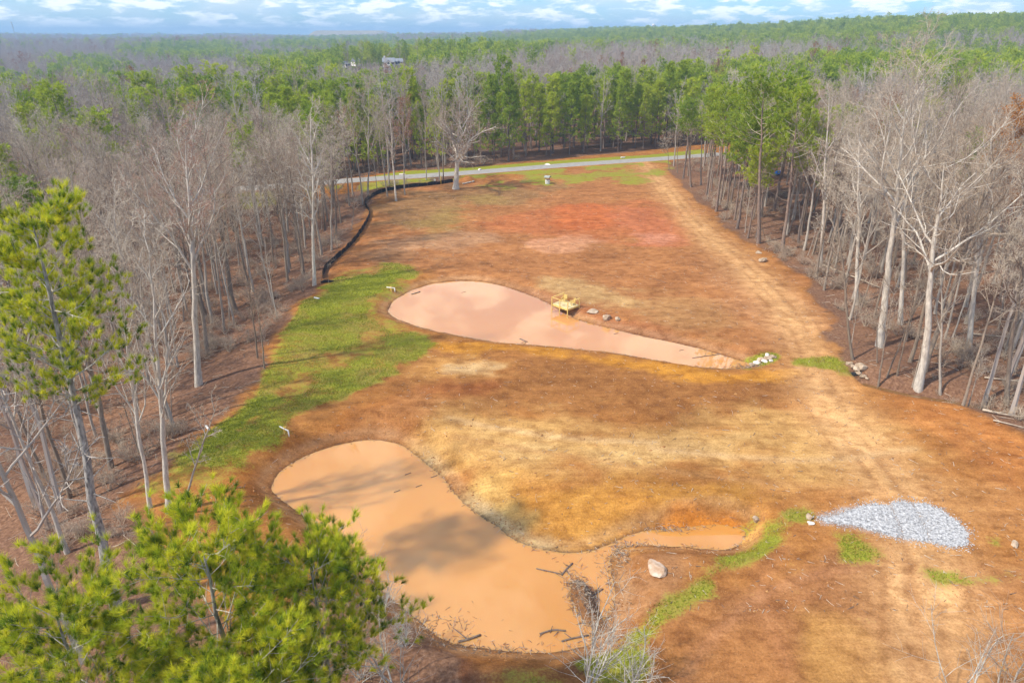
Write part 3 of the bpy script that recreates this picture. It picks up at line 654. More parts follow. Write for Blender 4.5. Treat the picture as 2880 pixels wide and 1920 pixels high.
def bare(seed, H=25, r0=0.3, s0=0.42, nl=12, a=(28, 58), lr=0.30, up=0.10, n2=6, n3=5, n4=4, rt=0.016, lean=0.015, wob=0.11, S0=10, flare=1.3, lenfall=0.5, crowntop=0.93):
    rng = np.random.default_rng(seed)
    P0, R0 = trunk_path(rng, H, r0, 14, lean, top=crowntop, flare=flare)
    P1, R1, L1 = grow(rng, P0, R0, np.array([H]), nl, s0, 0.99, a[0], a[1], lr, 8, up, wob * 0.8, 0.62, 0.035, lenfall)
    P2, R2, L2 = grow(rng, P1, R1, L1, n2, 0.15, 0.98, 22, 50, 0.50, 6, 0.08, wob, 0.62, 0.024)
    P3, R3, L3 = grow(rng, P2, R2, L2, n3, 0.12, 1.0, 25, 60, 0.52, 4, 0.05, wob * 1.2, 0.6, rt * 1.1)
    P4, R4, L4 = grow(rng, P3, R3, L3, n4, 0.1, 1.0, 20, 60, 0.6, 3, 0.04, wob * 1.4, 0.7, rt, 0.3)
    tr = join_parts([tubes(P0, R0, S0), tubes(P1, R1, 6), tubes(P2, R2, 4)])
    cr = join_parts([tubes(P3, R3, 3), tubes(P4, R4, 3)])
    return tr, cr, P4[:, -1]
def tufts(rng, pos, dirs, m, length, width, amin=12, amax=78, tint=None):
    n = len(pos); d = np.repeat(norm(dirs), m, 0); p = np.repeat(pos, m, 0)
    ref = np.where(np.abs(d[:, 2:3]) > 0.9, np.array([1.0, 0, 0]), np.array([0, 0, 1.0]))
    A = norm(np.cross(d, ref)); B = np.cross(d, A); k = n * m
    az = rng.random(k) * 6.28; an = np.radians(rng.uniform(amin, amax, k))
    q = d * np.cos(an)[:, None] + (A * np.cos(az)[:, None] + B * np.sin(az)[:, None]) * np.sin(an)[:, None]
    w = norm(np.cross(q, rng.normal(0, 1, (k, 3)))) * width * 0.5
    L = (length * rng.uniform(0.7, 1.1, k))[:, None]
    p = p - d * (rng.random(k)[:, None] * length * 0.45)
    V = np.stack([p - w, p + w, p + q * L], 1).reshape(-1, 3)
    tn = rng.random(n) if tint is None else tint
    tn = np.clip(np.repeat(tn, m) + rng.normal(0, 0.08, k), 0, 1)
    return V, np.arange(3 * k).reshape(-1, 3), np.repeat(tn, 3)
def pine(seed, H=22, upt=0.55, amin=12, amax=78, jit=0.35, r0=0.2, s0=0.5, nb=40, blen=0.16, n2=4, nt_=4, m=10, nlen=0.5, nw=0.06, low=None, lean=0.012, S0=8, ba=(58, 82), lenfall=0.72, rb=0.02, dead=8):
    rng = np.random.default_rng(seed)
    P0, R0 = trunk_path(rng, H, r0, 10, lean, 0.004, top=0.97, flare=1.25)
    P1, R1, L1 = grow(rng, P0, R0, np.array([H]), nb, s0, 0.985, ba[0], ba[1], blen, 6, 0.10, 0.12, 0.32, rb, lenfall)
    wood = [tubes(P0, R0, S0)]
    if dead:
        Pd, Rd, Ld = grow(rng, P0, R0, np.array([H]), dead, s0 * 0.55, s0, 75, 100, blen * 0.7, 4, 0.0, 0.15, 0.2, rb * 0.7); wood.append(tubes(Pd, Rd, 4))
    bparts = [tubes(P1, R1, 4)]
    if low:
        Pl, Rl, Ll = grow(rng, P0, R0, np.array([H]), low, 0.16, s0, 75, 95, blen * 1.0, 6, 0.03, 0.12, 0.3, rb, 0.0); P1 = np.concatenate([P1, Pl]); R1 = np.concatenate([R1, Rl]); L1 = np.concatenate([L1, Ll])
        bparts = [tubes(P1, R1, 4)]
    P2, R2, L2 = grow(rng, P1, R1, L1, n2, 0.25, 1.0, 25, 60, 0.5, 4, 0.10, 0.15, 0.7, rb * 0.6, 0.3)
    bparts.append(tubes(P2, R2, 3))
    pts = []; dr = []
    for Q, c_ in ((P2, nt_), (P1, 2)):
        for k in range(c_):
            f = 1.0 - 0.7 * k / max(1, c_); kk = f * (Q.shape[1] - 1); i = min(int(kk), Q.shape[1] - 2); fr = kk - i
            pts.append(Q[:, i] * (1 - fr) + Q[:, i + 1] * fr + rng.normal(0, nlen * jit, (len(Q), 3))); dr.append(norm(Q[:, i + 1] - Q[:, i]) + np.array([0, 0, upt]) + rng.normal(0, 0.3, (len(Q), 3)))
    pts = np.concatenate(pts); dr = np.concatenate(dr)
    return join_parts(wood), join_parts(bparts), tufts(rng, pts, dr, m, nlen, nw, amin, amax)

def tree_meshes(name, wood, crown, wm, cm_, foliage=None, fm=None, branches=None):
    """meshes for the parts of a tree"""
    d = {}
    d['trunk'] = mesh_np(name + '_trunk', wood[0], wood[1], [wm], smooth=True)
    if crown is not None: d['crown'] = mesh_np(name + '_crown', crown[0], crown[1], [cm_], smooth=True)
    if foliage is not None:
        d['foliage'] = mesh_np(name + '_foliage', foliage[0], [foliage[1]], [fm], attrs={'tint': ('FLOAT', 'POINT', foliage[2])})
    return d
def merged_mesh(name, parts):
    """parts: (V, faces, mat, tint or None)"""
    V = []; F = {}; o = 0; mats = []; tint = []
    for v, fs, mt, tn in parts:
        if mt not in mats: mats.append(mt)
        for f in fs: F.setdefault(f.shape[1], []).append((f + o, np.full(len(f), mats.index(mt))))
        V.append(v); tint.append(np.zeros(len(v)) if tn is None else tn); o += len(v)
    faces = [np.concatenate([a for a, _ in x]) for x in F.values()]; mi = np.concatenate([np.concatenate([b_ for _, b_ in x]) for x in F.values()])
    return mesh_np(name, np.concatenate(V), faces, mats, mi, smooth=False, attrs={'tint': ('FLOAT', 'POINT', np.concatenate(tint))})

TREE = {}
for k in range(5):
    w, c_, tips = bare(100 + k, H=25, r0=[0.17, 0.20, 0.15, 0.23, 0.16][k], s0=[0.40, 0.48, 0.36, 0.42, 0.52][k], nl=[12, 11, 13, 13, 10][k], lr=[0.27, 0.24, 0.30, 0.32, 0.22][k])
    TREE['bare', k] = dict(H=25, **tree_meshes('bare', w, c_, 'bark_grey', 'twig'))
    if k < 2:
        rng = np.random.default_rng(k)
        lv = leaf_tris(rng, tips[rng.random(len(tips)) < 0.8], 0.22, 2, 0.2)
        TREE['rust', k] = dict(H=25, **tree_meshes('rust', w, c_, 'bark_grey', 'twig_red', lv, 'leaf_rust'))
for k in range(3):                      # slim saplings
    w, c_, tips = bare(140 + k, H=13, r0=0.085, s0=0.4, nl=9, a=(25, 60), lr=0.22, n2=4, n3=4, n4=3, rt=0.011, S0=6, lean=0.05)
    TREE['sapling', k] = dict(H=13, **tree_meshes('sapling', w, c_, 'bark_grey', 'twig'))
for k in range(4):
    w, bb, fo = pine(200 + k, H=22, r0=0.19, s0=[0.55, 0.5, 0.6, 0.52][k], nb=[42, 46, 38, 44][k], blen=[0.18, 0.20, 0.17, 0.19][k], m=14, nlen=0.6, nw=0.09, lenfall=0.45)
    TREE['pine', k] = dict(H=22, **tree_meshes('pine', w, bb, 'bark_pine', 'twig', fo, 'needles'))
for k in range(2):
    w, bb, fo = pine(220 + k, H=21, r0=0.19, s0=0.40, nb=54, blen=0.15, low=8, m=13, nlen=0.6, nw=0.085, lenfall=0.6)
    TREE['pine_low', k] = dict(H=21, **tree_meshes('pine_low', w, bb, 'bark_pine', 'twig', fo, 'needles'))
for k in range(2):                      # tall open-crowned pines at the edge of the right wood
    w, bb, fo = pine(230 + k, H=26, r0=0.30, s0=0.62, nb=30, blen=0.21, n2=6, nt_=6, m=18, nlen=0.5, nw=0.06, lenfall=0.45, ba=(50, 85), dead=12, rb=0.03)
    TREE['pine_tall', k] = dict(H=26, **tree_meshes('pine_tall', w, bb, 'bark_pine', 'twig', fo, 'needles'))
# coarse shapes for the woods that run on behind
FARC = {}
def proto(coll, name, me):
    o = bpy.data.objects.new(name, me); FARC.setdefault(coll, bpy.data.collections.new(coll)).objects.link(o)
for k in range(4):
    w, c_, tips = bare(300 + k, H=23, r0=0.2, s0=0.4, nl=9, n2=5, n3=4, n4=3, rt=0.028, S0=5, lr=0.28)
    proto('proto_bare', 'hardwood_form_%d' % k, merged_mesh('hardwood_form', [(w[0], w[1], 'twig_far', None), (c_[0], c_[1], 'twig_far', None)]))
for k in range(4):
    w, bb, fo = pine(320 + k, H=22, r0=0.17, s0=0.42, nb=28, blen=0.19, n2=3, nt_=3, m=9, nlen=0.85, nw=0.17, lenfall=0.55, dead=0, S0=4, rb=0.03)
    proto('proto_pine', 'pine_form_%d' % k, merged_mesh('pine_form', [(w[0], w[1], 'bark_pine', None), (fo[0], [fo[1]], 'needles', fo[2])]))
for k in range(2):
    w, c_, tips = bare(340 + k, H=22, r0=0.2, s0=0.4, nl=8, n2=4, n3=4, n4=3, rt=0.024, S0=5, lr=0.28)
    rng = np.random.default_rng(k + 50); lv = leaf_tris(rng, tips, 0.4, 2, 0.3)
    proto('proto_rust', 'rust_form_%d' % k, merged_mesh('rust_form', [(w[0], w[1], 'bark_grey', None), (c_[0], c_[1], 'twig_red', None), (lv[0], [lv[1]], 'leaf_rust', lv[2])]))
def shrub(seed, H, nst, rt=0.008, r0=0.03, spread=0.5, n2=6, n3=5):
    rng = np.random.default_rng(seed); K = 7
    P = np.zeros((nst, K, 3)); az = rng.random(nst) * 6.28; d = np.stack([np.cos(az) * spread, np.sin(az) * spread, np.ones(nst)], 1) + rng.normal(0, 0.15, (nst, 3)); d = norm(d)
    L = H * rng.uniform(0.6, 1.05, nst); P[:, 0] = np.stack([rng.normal(0, 0.15, nst), rng.normal(0, 0.15, nst), np.full(nst, -0.1)], 1)
    for k in range(1, K): d = norm(d + np.array([0, 0, 0.08]) + rng.normal(0, 0.1, (nst, 3))); P[:, k] = P[:, k - 1] + d * (L / (K - 1))[:, None]
    Rr = r0 * np.linspace(1, 0.3, K)[None] * rng.uniform(0.7, 1.2, (nst, 1))
    P2, R2, L2 = grow(rng, P, Rr, L, n2, 0.25, 1.0, 25, 55, 0.45, 5, 0.04, 0.14, 0.6, rt * 1.3)
    P3, R3, L3 = grow(rng, P2, R2, L2, n3, 0.15, 1.0, 25, 60, 0.55, 3, 0.03, 0.16, 0.6, rt)
    return (tubes(P, Rr, 5), join_parts([tubes(P2, R2, 4), tubes(P3, R3, 3)]), P3[:, -1])
for k in range(3):
    st, tw, tips = shrub(400 + k, 2.6, 7, 0.011)
    rng = np.random.default_rng(k)
    proto('proto_brush', 'brush_form_%d' % k, merged_mesh('brush_form', [(st[0], st[1], 'twig_brush', None), (tw[0], tw[1], 'twig_brush', None)]))

def plant(kind, var, x, y, label, cat, name, H=None, rz=0.0, group=None, lean=(0, 0), z=None, wide=1.0):
    m = TREE[kind, var]; s = 1.0 if H is None else H / m['H']
    o = thing(name, label, cat, (x, y, gh(x, y) if z is None else z), rz, group)
    o.rotation_euler = (lean[0], lean[1], rz); o.scale = (s * wide, s * wide, s)
    for part in ('trunk', 'crown', 'foliage'):
        if part in m:
            link(part if part != 'crown' or 'foliage' not in m else 'branches', m[part], o)
    return o
def plant_px(kind, var, base, top, label, cat, name, rz=0.0, group=None, wide=1.0, leanx=True):
    """a tree whose foot and top are measured in the photograph"""
    b_ = gpt(*base); t_ = at_y(top[0], top[1], b_[1]); Hh = t_[2] - b_[2]
    lean = (0.0, math.atan2(t_[0] - b_[0], Hh) if leanx else 0.0)
    o = plant(kind, var, b_[0], b_[1], label, cat, name, Hh / math.cos(lean[1]), 0.0, group, lean, wide=wide)
    # spin the shape about its own axis before it leans
    for ch in (o.children if rz else ()): ch.rotation_euler = (0, 0, rz)
    return o

# ------------------------------------------------------------------ single trees that the photograph shows one by one
HERO = []                                # feet of hand-placed trees, kept clear of the fill
def hero(o, r=2.0): HERO.append((o.location[0], o.location[1], r)); return o
# the big open-grown oak by the road
w, c_, tips = bare(501, H=24, r0=0.68, s0=0.36, nl=18, a=(38, 82), lr=0.46, up=0.03, n2=9, n3=6, n4=5, rt=0.022, lean=0.0, wob=0.2, S0=14, flare=1.5, lenfall=0.35, crowntop=0.74)
TREE['oak', 0] = dict(H=24, **tree_meshes('oak', w, c_, 'bark_pale', 'twig'))
hero(plant_px('oak', 0, (1047, 434), (1052, 208), 'large bare oak with a wide round crown standing alone by the road', 'tree', 'oak_tree', rz=0.6), 7)
# pale spreading trees of the right wood
w, c_, tips = bare(502, H=24, r0=0.36, s0=0.5, nl=11, a=(38, 70), lr=0.40, up=0.10, n2=7, n3=5, n4=5, rt=0.015, lean=0.0, wob=0.2, S0=12)
TREE['sycamore', 0] = dict(H=24, **tree_meshes('sycamore', w, c_, 'bark_pale', 'twig'))
w, c_, tips = bare(503, H=30, r0=0.38, s0=0.45, nl=14, a=(22, 48), lr=0.36, up=0.09, n2=7, n3=5, n4=5, rt=0.016, lean=0.0, wob=0.14, S0=12)
TREE['tall', 0] = dict(H=30, **tree_meshes('tall', w, c_, 'bark_pale', 'twig'))
w, c_, tips = bare(504, H=27, r0=0.25, s0=0.35, nl=13, a=(22, 50), lr=0.2, up=0.10, n2=6, n3=5, n4=5, rt=0.015, lean=0.0, wob=0.16, S0=10)
TREE['tall', 1] = dict(H=27, **tree_meshes('tall_slim', w, c_, 'bark_pale', 'twig'))
hero(plant_px('sycamore', 0, (2108, 890), (2165, 330), 'pale tree with crooked white limbs spreading low over the right wood edge', 'tree', 'sycamore_tree', rz=1.2), 3)
hero(plant_px('tall', 0, (2020, 795), (2085, 150), 'tallest bare tree of the right wood, thick pale trunk forking high', 'tree', 'hardwood_tree', rz=0.3), 3)
hero(plant_px('tall', 1, (2068, 745), (2100, 195), 'straight pale trunk just right of the thick forked tree', 'tree', 'hardwood_tree', rz=2.0))
hero(plant_px('tall', 1, (1884, 613), (1905, 186), 'slender white twin-stemmed tree at the edge of the right wood', 'tree', 'hardwood_tree', rz=4.1))
hero(plant_px('tall', 1, (1966, 700), (1975, 260), 'pale leaning trunk behind the thin white sapling by the culvert', 'tree', 'hardwood_tree', rz=5.0))
hero(plant_px('sapling', 0, (1960, 826), (1958, 430), 'thin white sapling standing right above the culvert stones', 'tree', 'sapling'))
hero(plant_px('tall', 1, (2225, 800), (2290, 230), 'brownish bare tree leaning right behind the crooked pale tree', 'tree', 'hardwood_tree', rz=1.0))
hero(plant_px('bare', 1, (2310, 925), (2360, 380), 'bare trunk at the right edge above the fallen limbs', 'tree', 'hardwood_tree', rz=1.0))
hero(plant_px('sapling', 1, (2160, 905), (2205, 560), 'leaning sapling right of the crooked pale tree foot', 'tree', 'sapling'))
hero(plant_px('sapling', 2, (2060, 862), (2100, 620), 'leaning sapling between the creek and the crooked pale tree', 'tree', 'sapling'))
hero(plant_px('pine_tall', 0, (1742, 559), (1748, 178), 'tall straight pine with pale trunk at the right wood edge', 'tree', 'pine_tree', rz=1.0))
hero(plant_px('pine_tall', 1, (1645, 486), (1672, 219), 'pine leaning right with round green crown near the track', 'tree', 'pine_tree', rz=3.0))
hero(plant_px('pine_tall', 0, (1797, 577), (1842, 214), 'leaning pine with bent limb right of the tall straight pine', 'tree', 'pine_tree', rz=4.0))
hero(plant_px('pine_tall', 1, (1587, 430), (1575, 240), 'tall pine nearest the road end of the right wood', 'tree', 'pine_tree', rz=5.0))
hero(plant_px('rust', 0, (930, 447), (928, 222), 'bare tree with thin rusty crown left of the big oak', 'tree', 'hardwood_tree', rz=1.0))
hero(plant_px('tall', 1, (910, 462), (893, 225), 'slim tree standing at the bend of the black silt fence', 'tree', 'hardwood_tree', rz=2.0))
hero(plant_px('bare', 4, (890, 452), (862, 235), 'straight tree behind the black silt fence bend', 'tree', 'hardwood_tree', rz=2.0))
hero(plant_px('bare', 2, (762, 575), (765, 262), 'bare tree in front of the black fence at the left wood edge', 'tree', 'hardwood_tree', rz=0.5))
hero(plant_px('tall', 1, (722, 655), (715, 215), 'tall pale tree at the left wood edge beside the fence end', 'tree', 'hardwood_tree', rz=0.9))
w, c_, tips = bare(505, H=29, r0=0.34, s0=0.42, nl=13, a=(25, 52), lr=0.32, up=0.08, n2=7, n3=5, n4=5, rt=0.015, lean=0.0, wob=0.16, S0=12)
TREE['red', 0] = dict(H=29, **tree_meshes('red', w, c_, 'bark_pale', 'twig_red'))
hero(plant_px('red', 0, (457, 885), (412, 262), 'tall forked tree with reddish twigs in the left wood', 'tree', 'hardwood_tree', rz=0.4), 3)
w, c_, tips = bare(506, H=26, r0=0.24, s0=0.36, nl=13, a=(25, 52), lr=0.27, up=0.08, n2=6, n3=5, n4=5, rt=0.011, lean=0.0, wob=0.16, S0=12)
TREE['front', 0] = dict(H=26, **tree_meshes('front', w, c_, 'bark_pale', 'twig'))
hero(plant_px('front', 0, (388, 1175), (335, 520), 'pale bare tree in front of the near end of the grassy dam', 'tree', 'hardwood_tree', rz=0.4), 2)
hero(plant_px('front', 0, (345, 1165), (265, 610), 'slim bare tree left of the pale tree at the near dam end', 'tree', 'hardwood_tree', rz=2.4, wide=0.8), 2)
hero(plant_px('sapling', 2, (415, 1180), (475, 880), 'crooked bare sapling right of the pale tree at the near dam end', 'tree', 'sapling', rz=1.0))
hero(plant_px('sapling', 0, (608, 845), (600, 640), 'lone thin sapling on the leaf litter left of the dam grass', 'tree', 'sapling', rz=2.0))
rng = np.random.default_rng(77)
w, c_, tips = bare(101, H=25, r0=0.3, s0=0.4, nl=12, lr=0.28, n4=5)
lv = leaf_tris(rng, tips, 0.30, 4, 0.3)
TREE['orange', 0] = dict(H=25, **tree_meshes('orange', w, c_, 'bark_grey', 'twig_red', lv, 'leaf_orange'))
for k, (bp, tp_, lab) in enumerate((((1537, 390), (1532, 300), 'low bushy bare tree at the top of the dirt track'), ((1556, 398), (1560, 262), 'bare tree right of the bushy one at the top of the dirt track'),
                                   ((1580, 405), (1590, 250), 'third bare tree from the road on the right wood edge'), ((1610, 425), (1612, 235), 'fourth bare tree from the road on the right wood edge'))):
    hero(plant_px('bare', (2, 0, 3, 1)[k], bp, tp_, lab, 'tree', 'hardwood_tree', rz=k * 1.1, wide=1.25 if k == 0 else 1.0))
p = at_t(2352, 245, 92)
hero(plant('orange', 0, p[0], p[1], 'tree with orange leaves at the right edge of the wood', 'tree', 'oak_tree', H=p[2] - gh(p[0], p[1])), 3)
p = at_t(1862, 208, 150)
hero(plant('rust', 1, p[0], p[1], 'rust leaved tree crown behind the leaning pine', 'tree', 'oak_tree', H=p[2] - gh(p[0], p[1]), wide=1.1), 3)
# near pines on the left
def near_pine(seed, H, s0, nb, blen, r0, **kw):
    wd, bb, fo = pine(seed, H=H, r0=r0, s0=s0, nb=nb, blen=blen, n2=kw.get('n2', 9), nt_=kw.get('nt', 5), m=kw.get('m', 64), nlen=kw.get('nlen', 0.46), nw=0.019, upt=1.3, amin=4, amax=58, jit=0.35, lenfall=kw.get('lf', 0.4), ba=kw.get('ba', (50, 85)), dead=10, S0=12, rb=0.022, lean=0.0)
    return dict(H=H, **tree_meshes('near_pine', wd, bb, 'bark_pine_near', 'branch_lichen', fo, 'needles_near'))
TREE['pine_near', 0] = near_pine(601, 31, 0.58, 38, 0.14, 0.36, nt=5, m=56)
TREE['pine_near', 1] = near_pine(602, 19, 0.5, 38, 0.25, 0.22, n2=9)
TREE['pine_near', 2] = near_pine(603, 18, 0.5, 34, 0.25, 0.2, n2=9)
tp = at_t(70, 452, 34.5); gz_ = gh(tp[0] - 2.0, tp[1])
hero(plant('pine_near', 0, tp[0] - 2.2, tp[1], 'tall pine at the left edge with dark lichened trunk', 'tree', 'pine_tree', H=tp[2] - gz_, lean=(0, math.atan2(2.2, 31))), 4)
for k, (px, py, tt, lab) in enumerate(((440, 1222, 26.5, 'pine treetop in the lower left corner rising highest of the near cluster'), (725, 1272, 28.5, 'pine treetop of the near cluster overlapping the muddy pond'),
                                       (130, 1370, 25.5, 'leftmost pine treetop of the near cluster at the left edge'), (560, 1500, 24.5, 'lowest pine treetop of the near cluster at the bottom edge'))):
    p = at_t(px, py, tt); zg = gh(p[0], p[1])
    hero(plant('pine_near', 1 + k % 2, p[0], p[1], lab, 'tree', 'pine_tree', H=p[2] - zg, rz=k * 1.7), 3)

# small bare trees and bushes along the bottom edge
def bush(name, base, H, nst, label, seed, leaves=None, r0=0.03, spread=0.35, cat='shrub', rt=0.006, n2=7, n3=5, frac=0.25, mat='branch_lichen'):
    b_ = gpt(*base); st, tw, tips = shrub(seed, H, nst, rt, r0, spread, n2, n3)
    o = thing(name, label, cat, b_)
    link('stem', mesh_np('stem', st[0], st[1], [mat], smooth=True), o); link('twigs', mesh_np('twigs', tw[0], tw[1], ['twig_brush' if leaves else mat], smooth=True), o)
    if leaves:
        rng = np.random.default_rng(seed); lv = leaf_tris(rng, tips[rng.random(len(tips)) < frac], 0.11, 2, 0.12)
        link('leaves', mesh_np('leaves', lv[0], [lv[1]], [leaves], attrs={'tint': ('FLOAT', 'POINT', lv[2])}), o)
    HERO.append((b_[0], b_[1], 1.5)); return o
bush('bare_shrub', (1345, 1600), 7.6, 7, 'bare multi-stemmed shrub at the bottom edge in front of the muddy pond', 701, r0=0.075, spread=0.42, rt=0.009, n2=8)
bush('bare_shrub', (1440, 1590), 5.4, 4, 'smaller bare shrub at the bottom edge over the green strip', 702, r0=0.06, spread=0.3, rt=0.009)
bush('bare_shrub', (1470, 1640), 7.0, 2, 'thin upright bare shrub with pale stem near the bottom green strip', 703, r0=0.06, spread=0.12, rt=0.009)
bush('bare_shrub', (905, 1585), 8.2, 4, 'bare shrub with long branches reaching over the near pond shore', 704, r0=0.07, spread=0.45, rt=0.009)
bush('bare_shrub', (830, 1560), 4.2, 12, 'dense brown bush with yellow leaves at the bottom beside the pines', 705, 'leaf_yellow', spread=0.5, frac=0.2)
bush('bare_shrub', (720, 1580), 3.8, 12, 'brown bush with orange leaves under the near pines', 706, 'leaf_orange', spread=0.5, frac=0.2)
bush('bare_shrub', (930, 1480), 2.6, 12, 'low grey brush on the near left pond shore', 707, spread=0.6)
bush('bare_shrub', (880, 1400), 2.8, 10, 'low brush behind the pine tips at the left pond shore', 708, spread=0.6)
bush('bare_shrub', (790, 1290), 3.0, 9, 'pale twiggy bush in the shallow edge behind the near pines', 709, spread=0.4)
bush('young_tree', (2285, 1640), 10.5, 2, 'young bare tree with a few yellow leaves in the bottom right corner', 710, 'leaf_yellow', r0=0.085, spread=0.1, cat='tree', n2=16, n3=6, frac=0.10, rt=0.009)
bush('bare_shrub', (2195, 1640), 8.0, 3, 'bare shrub left of the young tree in the bottom right corner', 711, r0=0.06, spread=0.25, rt=0.009)

# ------------------------------------------------------------------ the woods
HP = np.array(HERO)
rng = np.random.default_rng(2024)
pts = []; d = 34.0
while d < 4200:
    s = 4.3 + d / 150.0
    n = int(2 * R(43) * d / s); th = -R(43) + (np.arange(n) + rng.random(n)) * (2 * R(43) / n)
    dd = d + s * (rng.random(n) - 0.5)
    pts.append(np.stack([dd * np.sin(th), dd * np.cos(th)], 1)); d += s
pts = np.concatenate(pts)
X, Y = pts[:, 0], pts[:, 1]; D = np.hypot(X, Y)
nearm = D < 330
sd = np.full(len(X), 99.0); sd[nearm] = sdist(X[nearm], Y[nearm], CLEAR)
rd = np.full(len(X), 99.0); rd[nearm] = ldist(X[nearm], Y[nearm], ROADC)
keep = (sd > np.where((X < 0) & (Y < 150), 3.6, 1.2)) & ((rd > 9.0) | (rd < -4.5))
keep &= ~((np.hypot(X, Y) < 52) & (X > -26))
keep &= ~((D < 150) & (rng.random(len(X)) < 0.2))
for hx, hy, hr in HP: keep &= (X - hx) ** 2 + (Y - hy) ** 2 > hr * hr
pts = pts[keep]; X, Y, D, rd, sd = X[keep], Y[keep], D[keep], rd[keep], sd[keep]
Z = ground_h(X, Y)
Hb = rng.normal(22, 2.4, len(X)); right = (X > 20) & (D < 190); Hb = np.where(right, rng.normal(21.5, 2.4, len(X)), Hb); Hb = np.where((X < -28) & (Y < 75), rng.normal(21, 2.5, len(X)), Hb)
tx, ty, _ = project(X, Y, Z + Hb)
def inpoly(px, py, poly): return sdist(px, py, np.array(poly, float)) < 0
jx = tx + rng.normal(0, 16, len(X)); jy = ty + rng.normal(0, 4, len(X))
beyond = (rd > 0) | (D > 260)
isP = np.zeros(len(X), bool)
isP |= beyond & inpoly(jx, jy, [(740, 195), (860, 186), (1000, 182), (1150, 180), (1300, 162), (1500, 143), (1700, 126), (1900, 110), (2120, 104), (2352, 94), (2600, 85), (2600, 150), (2300, 175), (2100, 165), (1950, 185), (1900, 240), (1600, 260), (1560, 420), (740, 420)])
isP |= (D > 150) & inpoly(jx, jy, [(285, 188), (420, 182), (560, 178), (700, 163), (760, 185), (740, 240), (620, 215), (480, 226), (300, 215)])
isP |= inpoly(jx, jy, [(545, 128), (700, 112), (830, 98), (1000, 84), (1250, 70), (1400, 0), (1700, 0), (2050, 0), (2352, 0), (2600, 0), (2600, 60), (2352, 60), (2060, 72), (1800, 84), (1600, 82), (1400, 90), (1250, 98), (1100, 118), (1000, 132), (830, 140), (640, 150), (545, 142)])
isP |= inpoly(jx, jy, [(290, 96), (420, 88), (540, 92), (545, 118), (430, 122), (310, 112)])
isP |= inpoly(jx, jy, [(100, 122), (230, 118), (300, 135), (290, 162), (200, 150), (120, 150)]) & (rng.random(len(X)) < 0.7)
isP |= inpoly(jx, jy, [(640, 84), (880, 79), (900, 90), (700, 100), (620, 98)])
isP |= inpoly(jx, jy, [(20, 205), (120, 205), (140, 250), (40, 270)]) & (rng.random(len(X)) < 0.7)
isP |= (D > 130) & inpoly(jx, jy, [(1500, 200), (1720, 190), (1860, 205), (1830, 300), (1560, 320)]) & (rng.random(len(X)) < 0.45)
clump = fbm(X, Y, 120, 61, 3)
isP |= (D > 300) & (clump > 0.62) & (rng.random(len(X)) < 0.75)
isP |= (D > 120) & (rng.random(len(X)) < np.where(X > 30, 0.07, 0.03))
isR = ~isP & (rng.random(len(X)) < 0.03) & (D > 90)
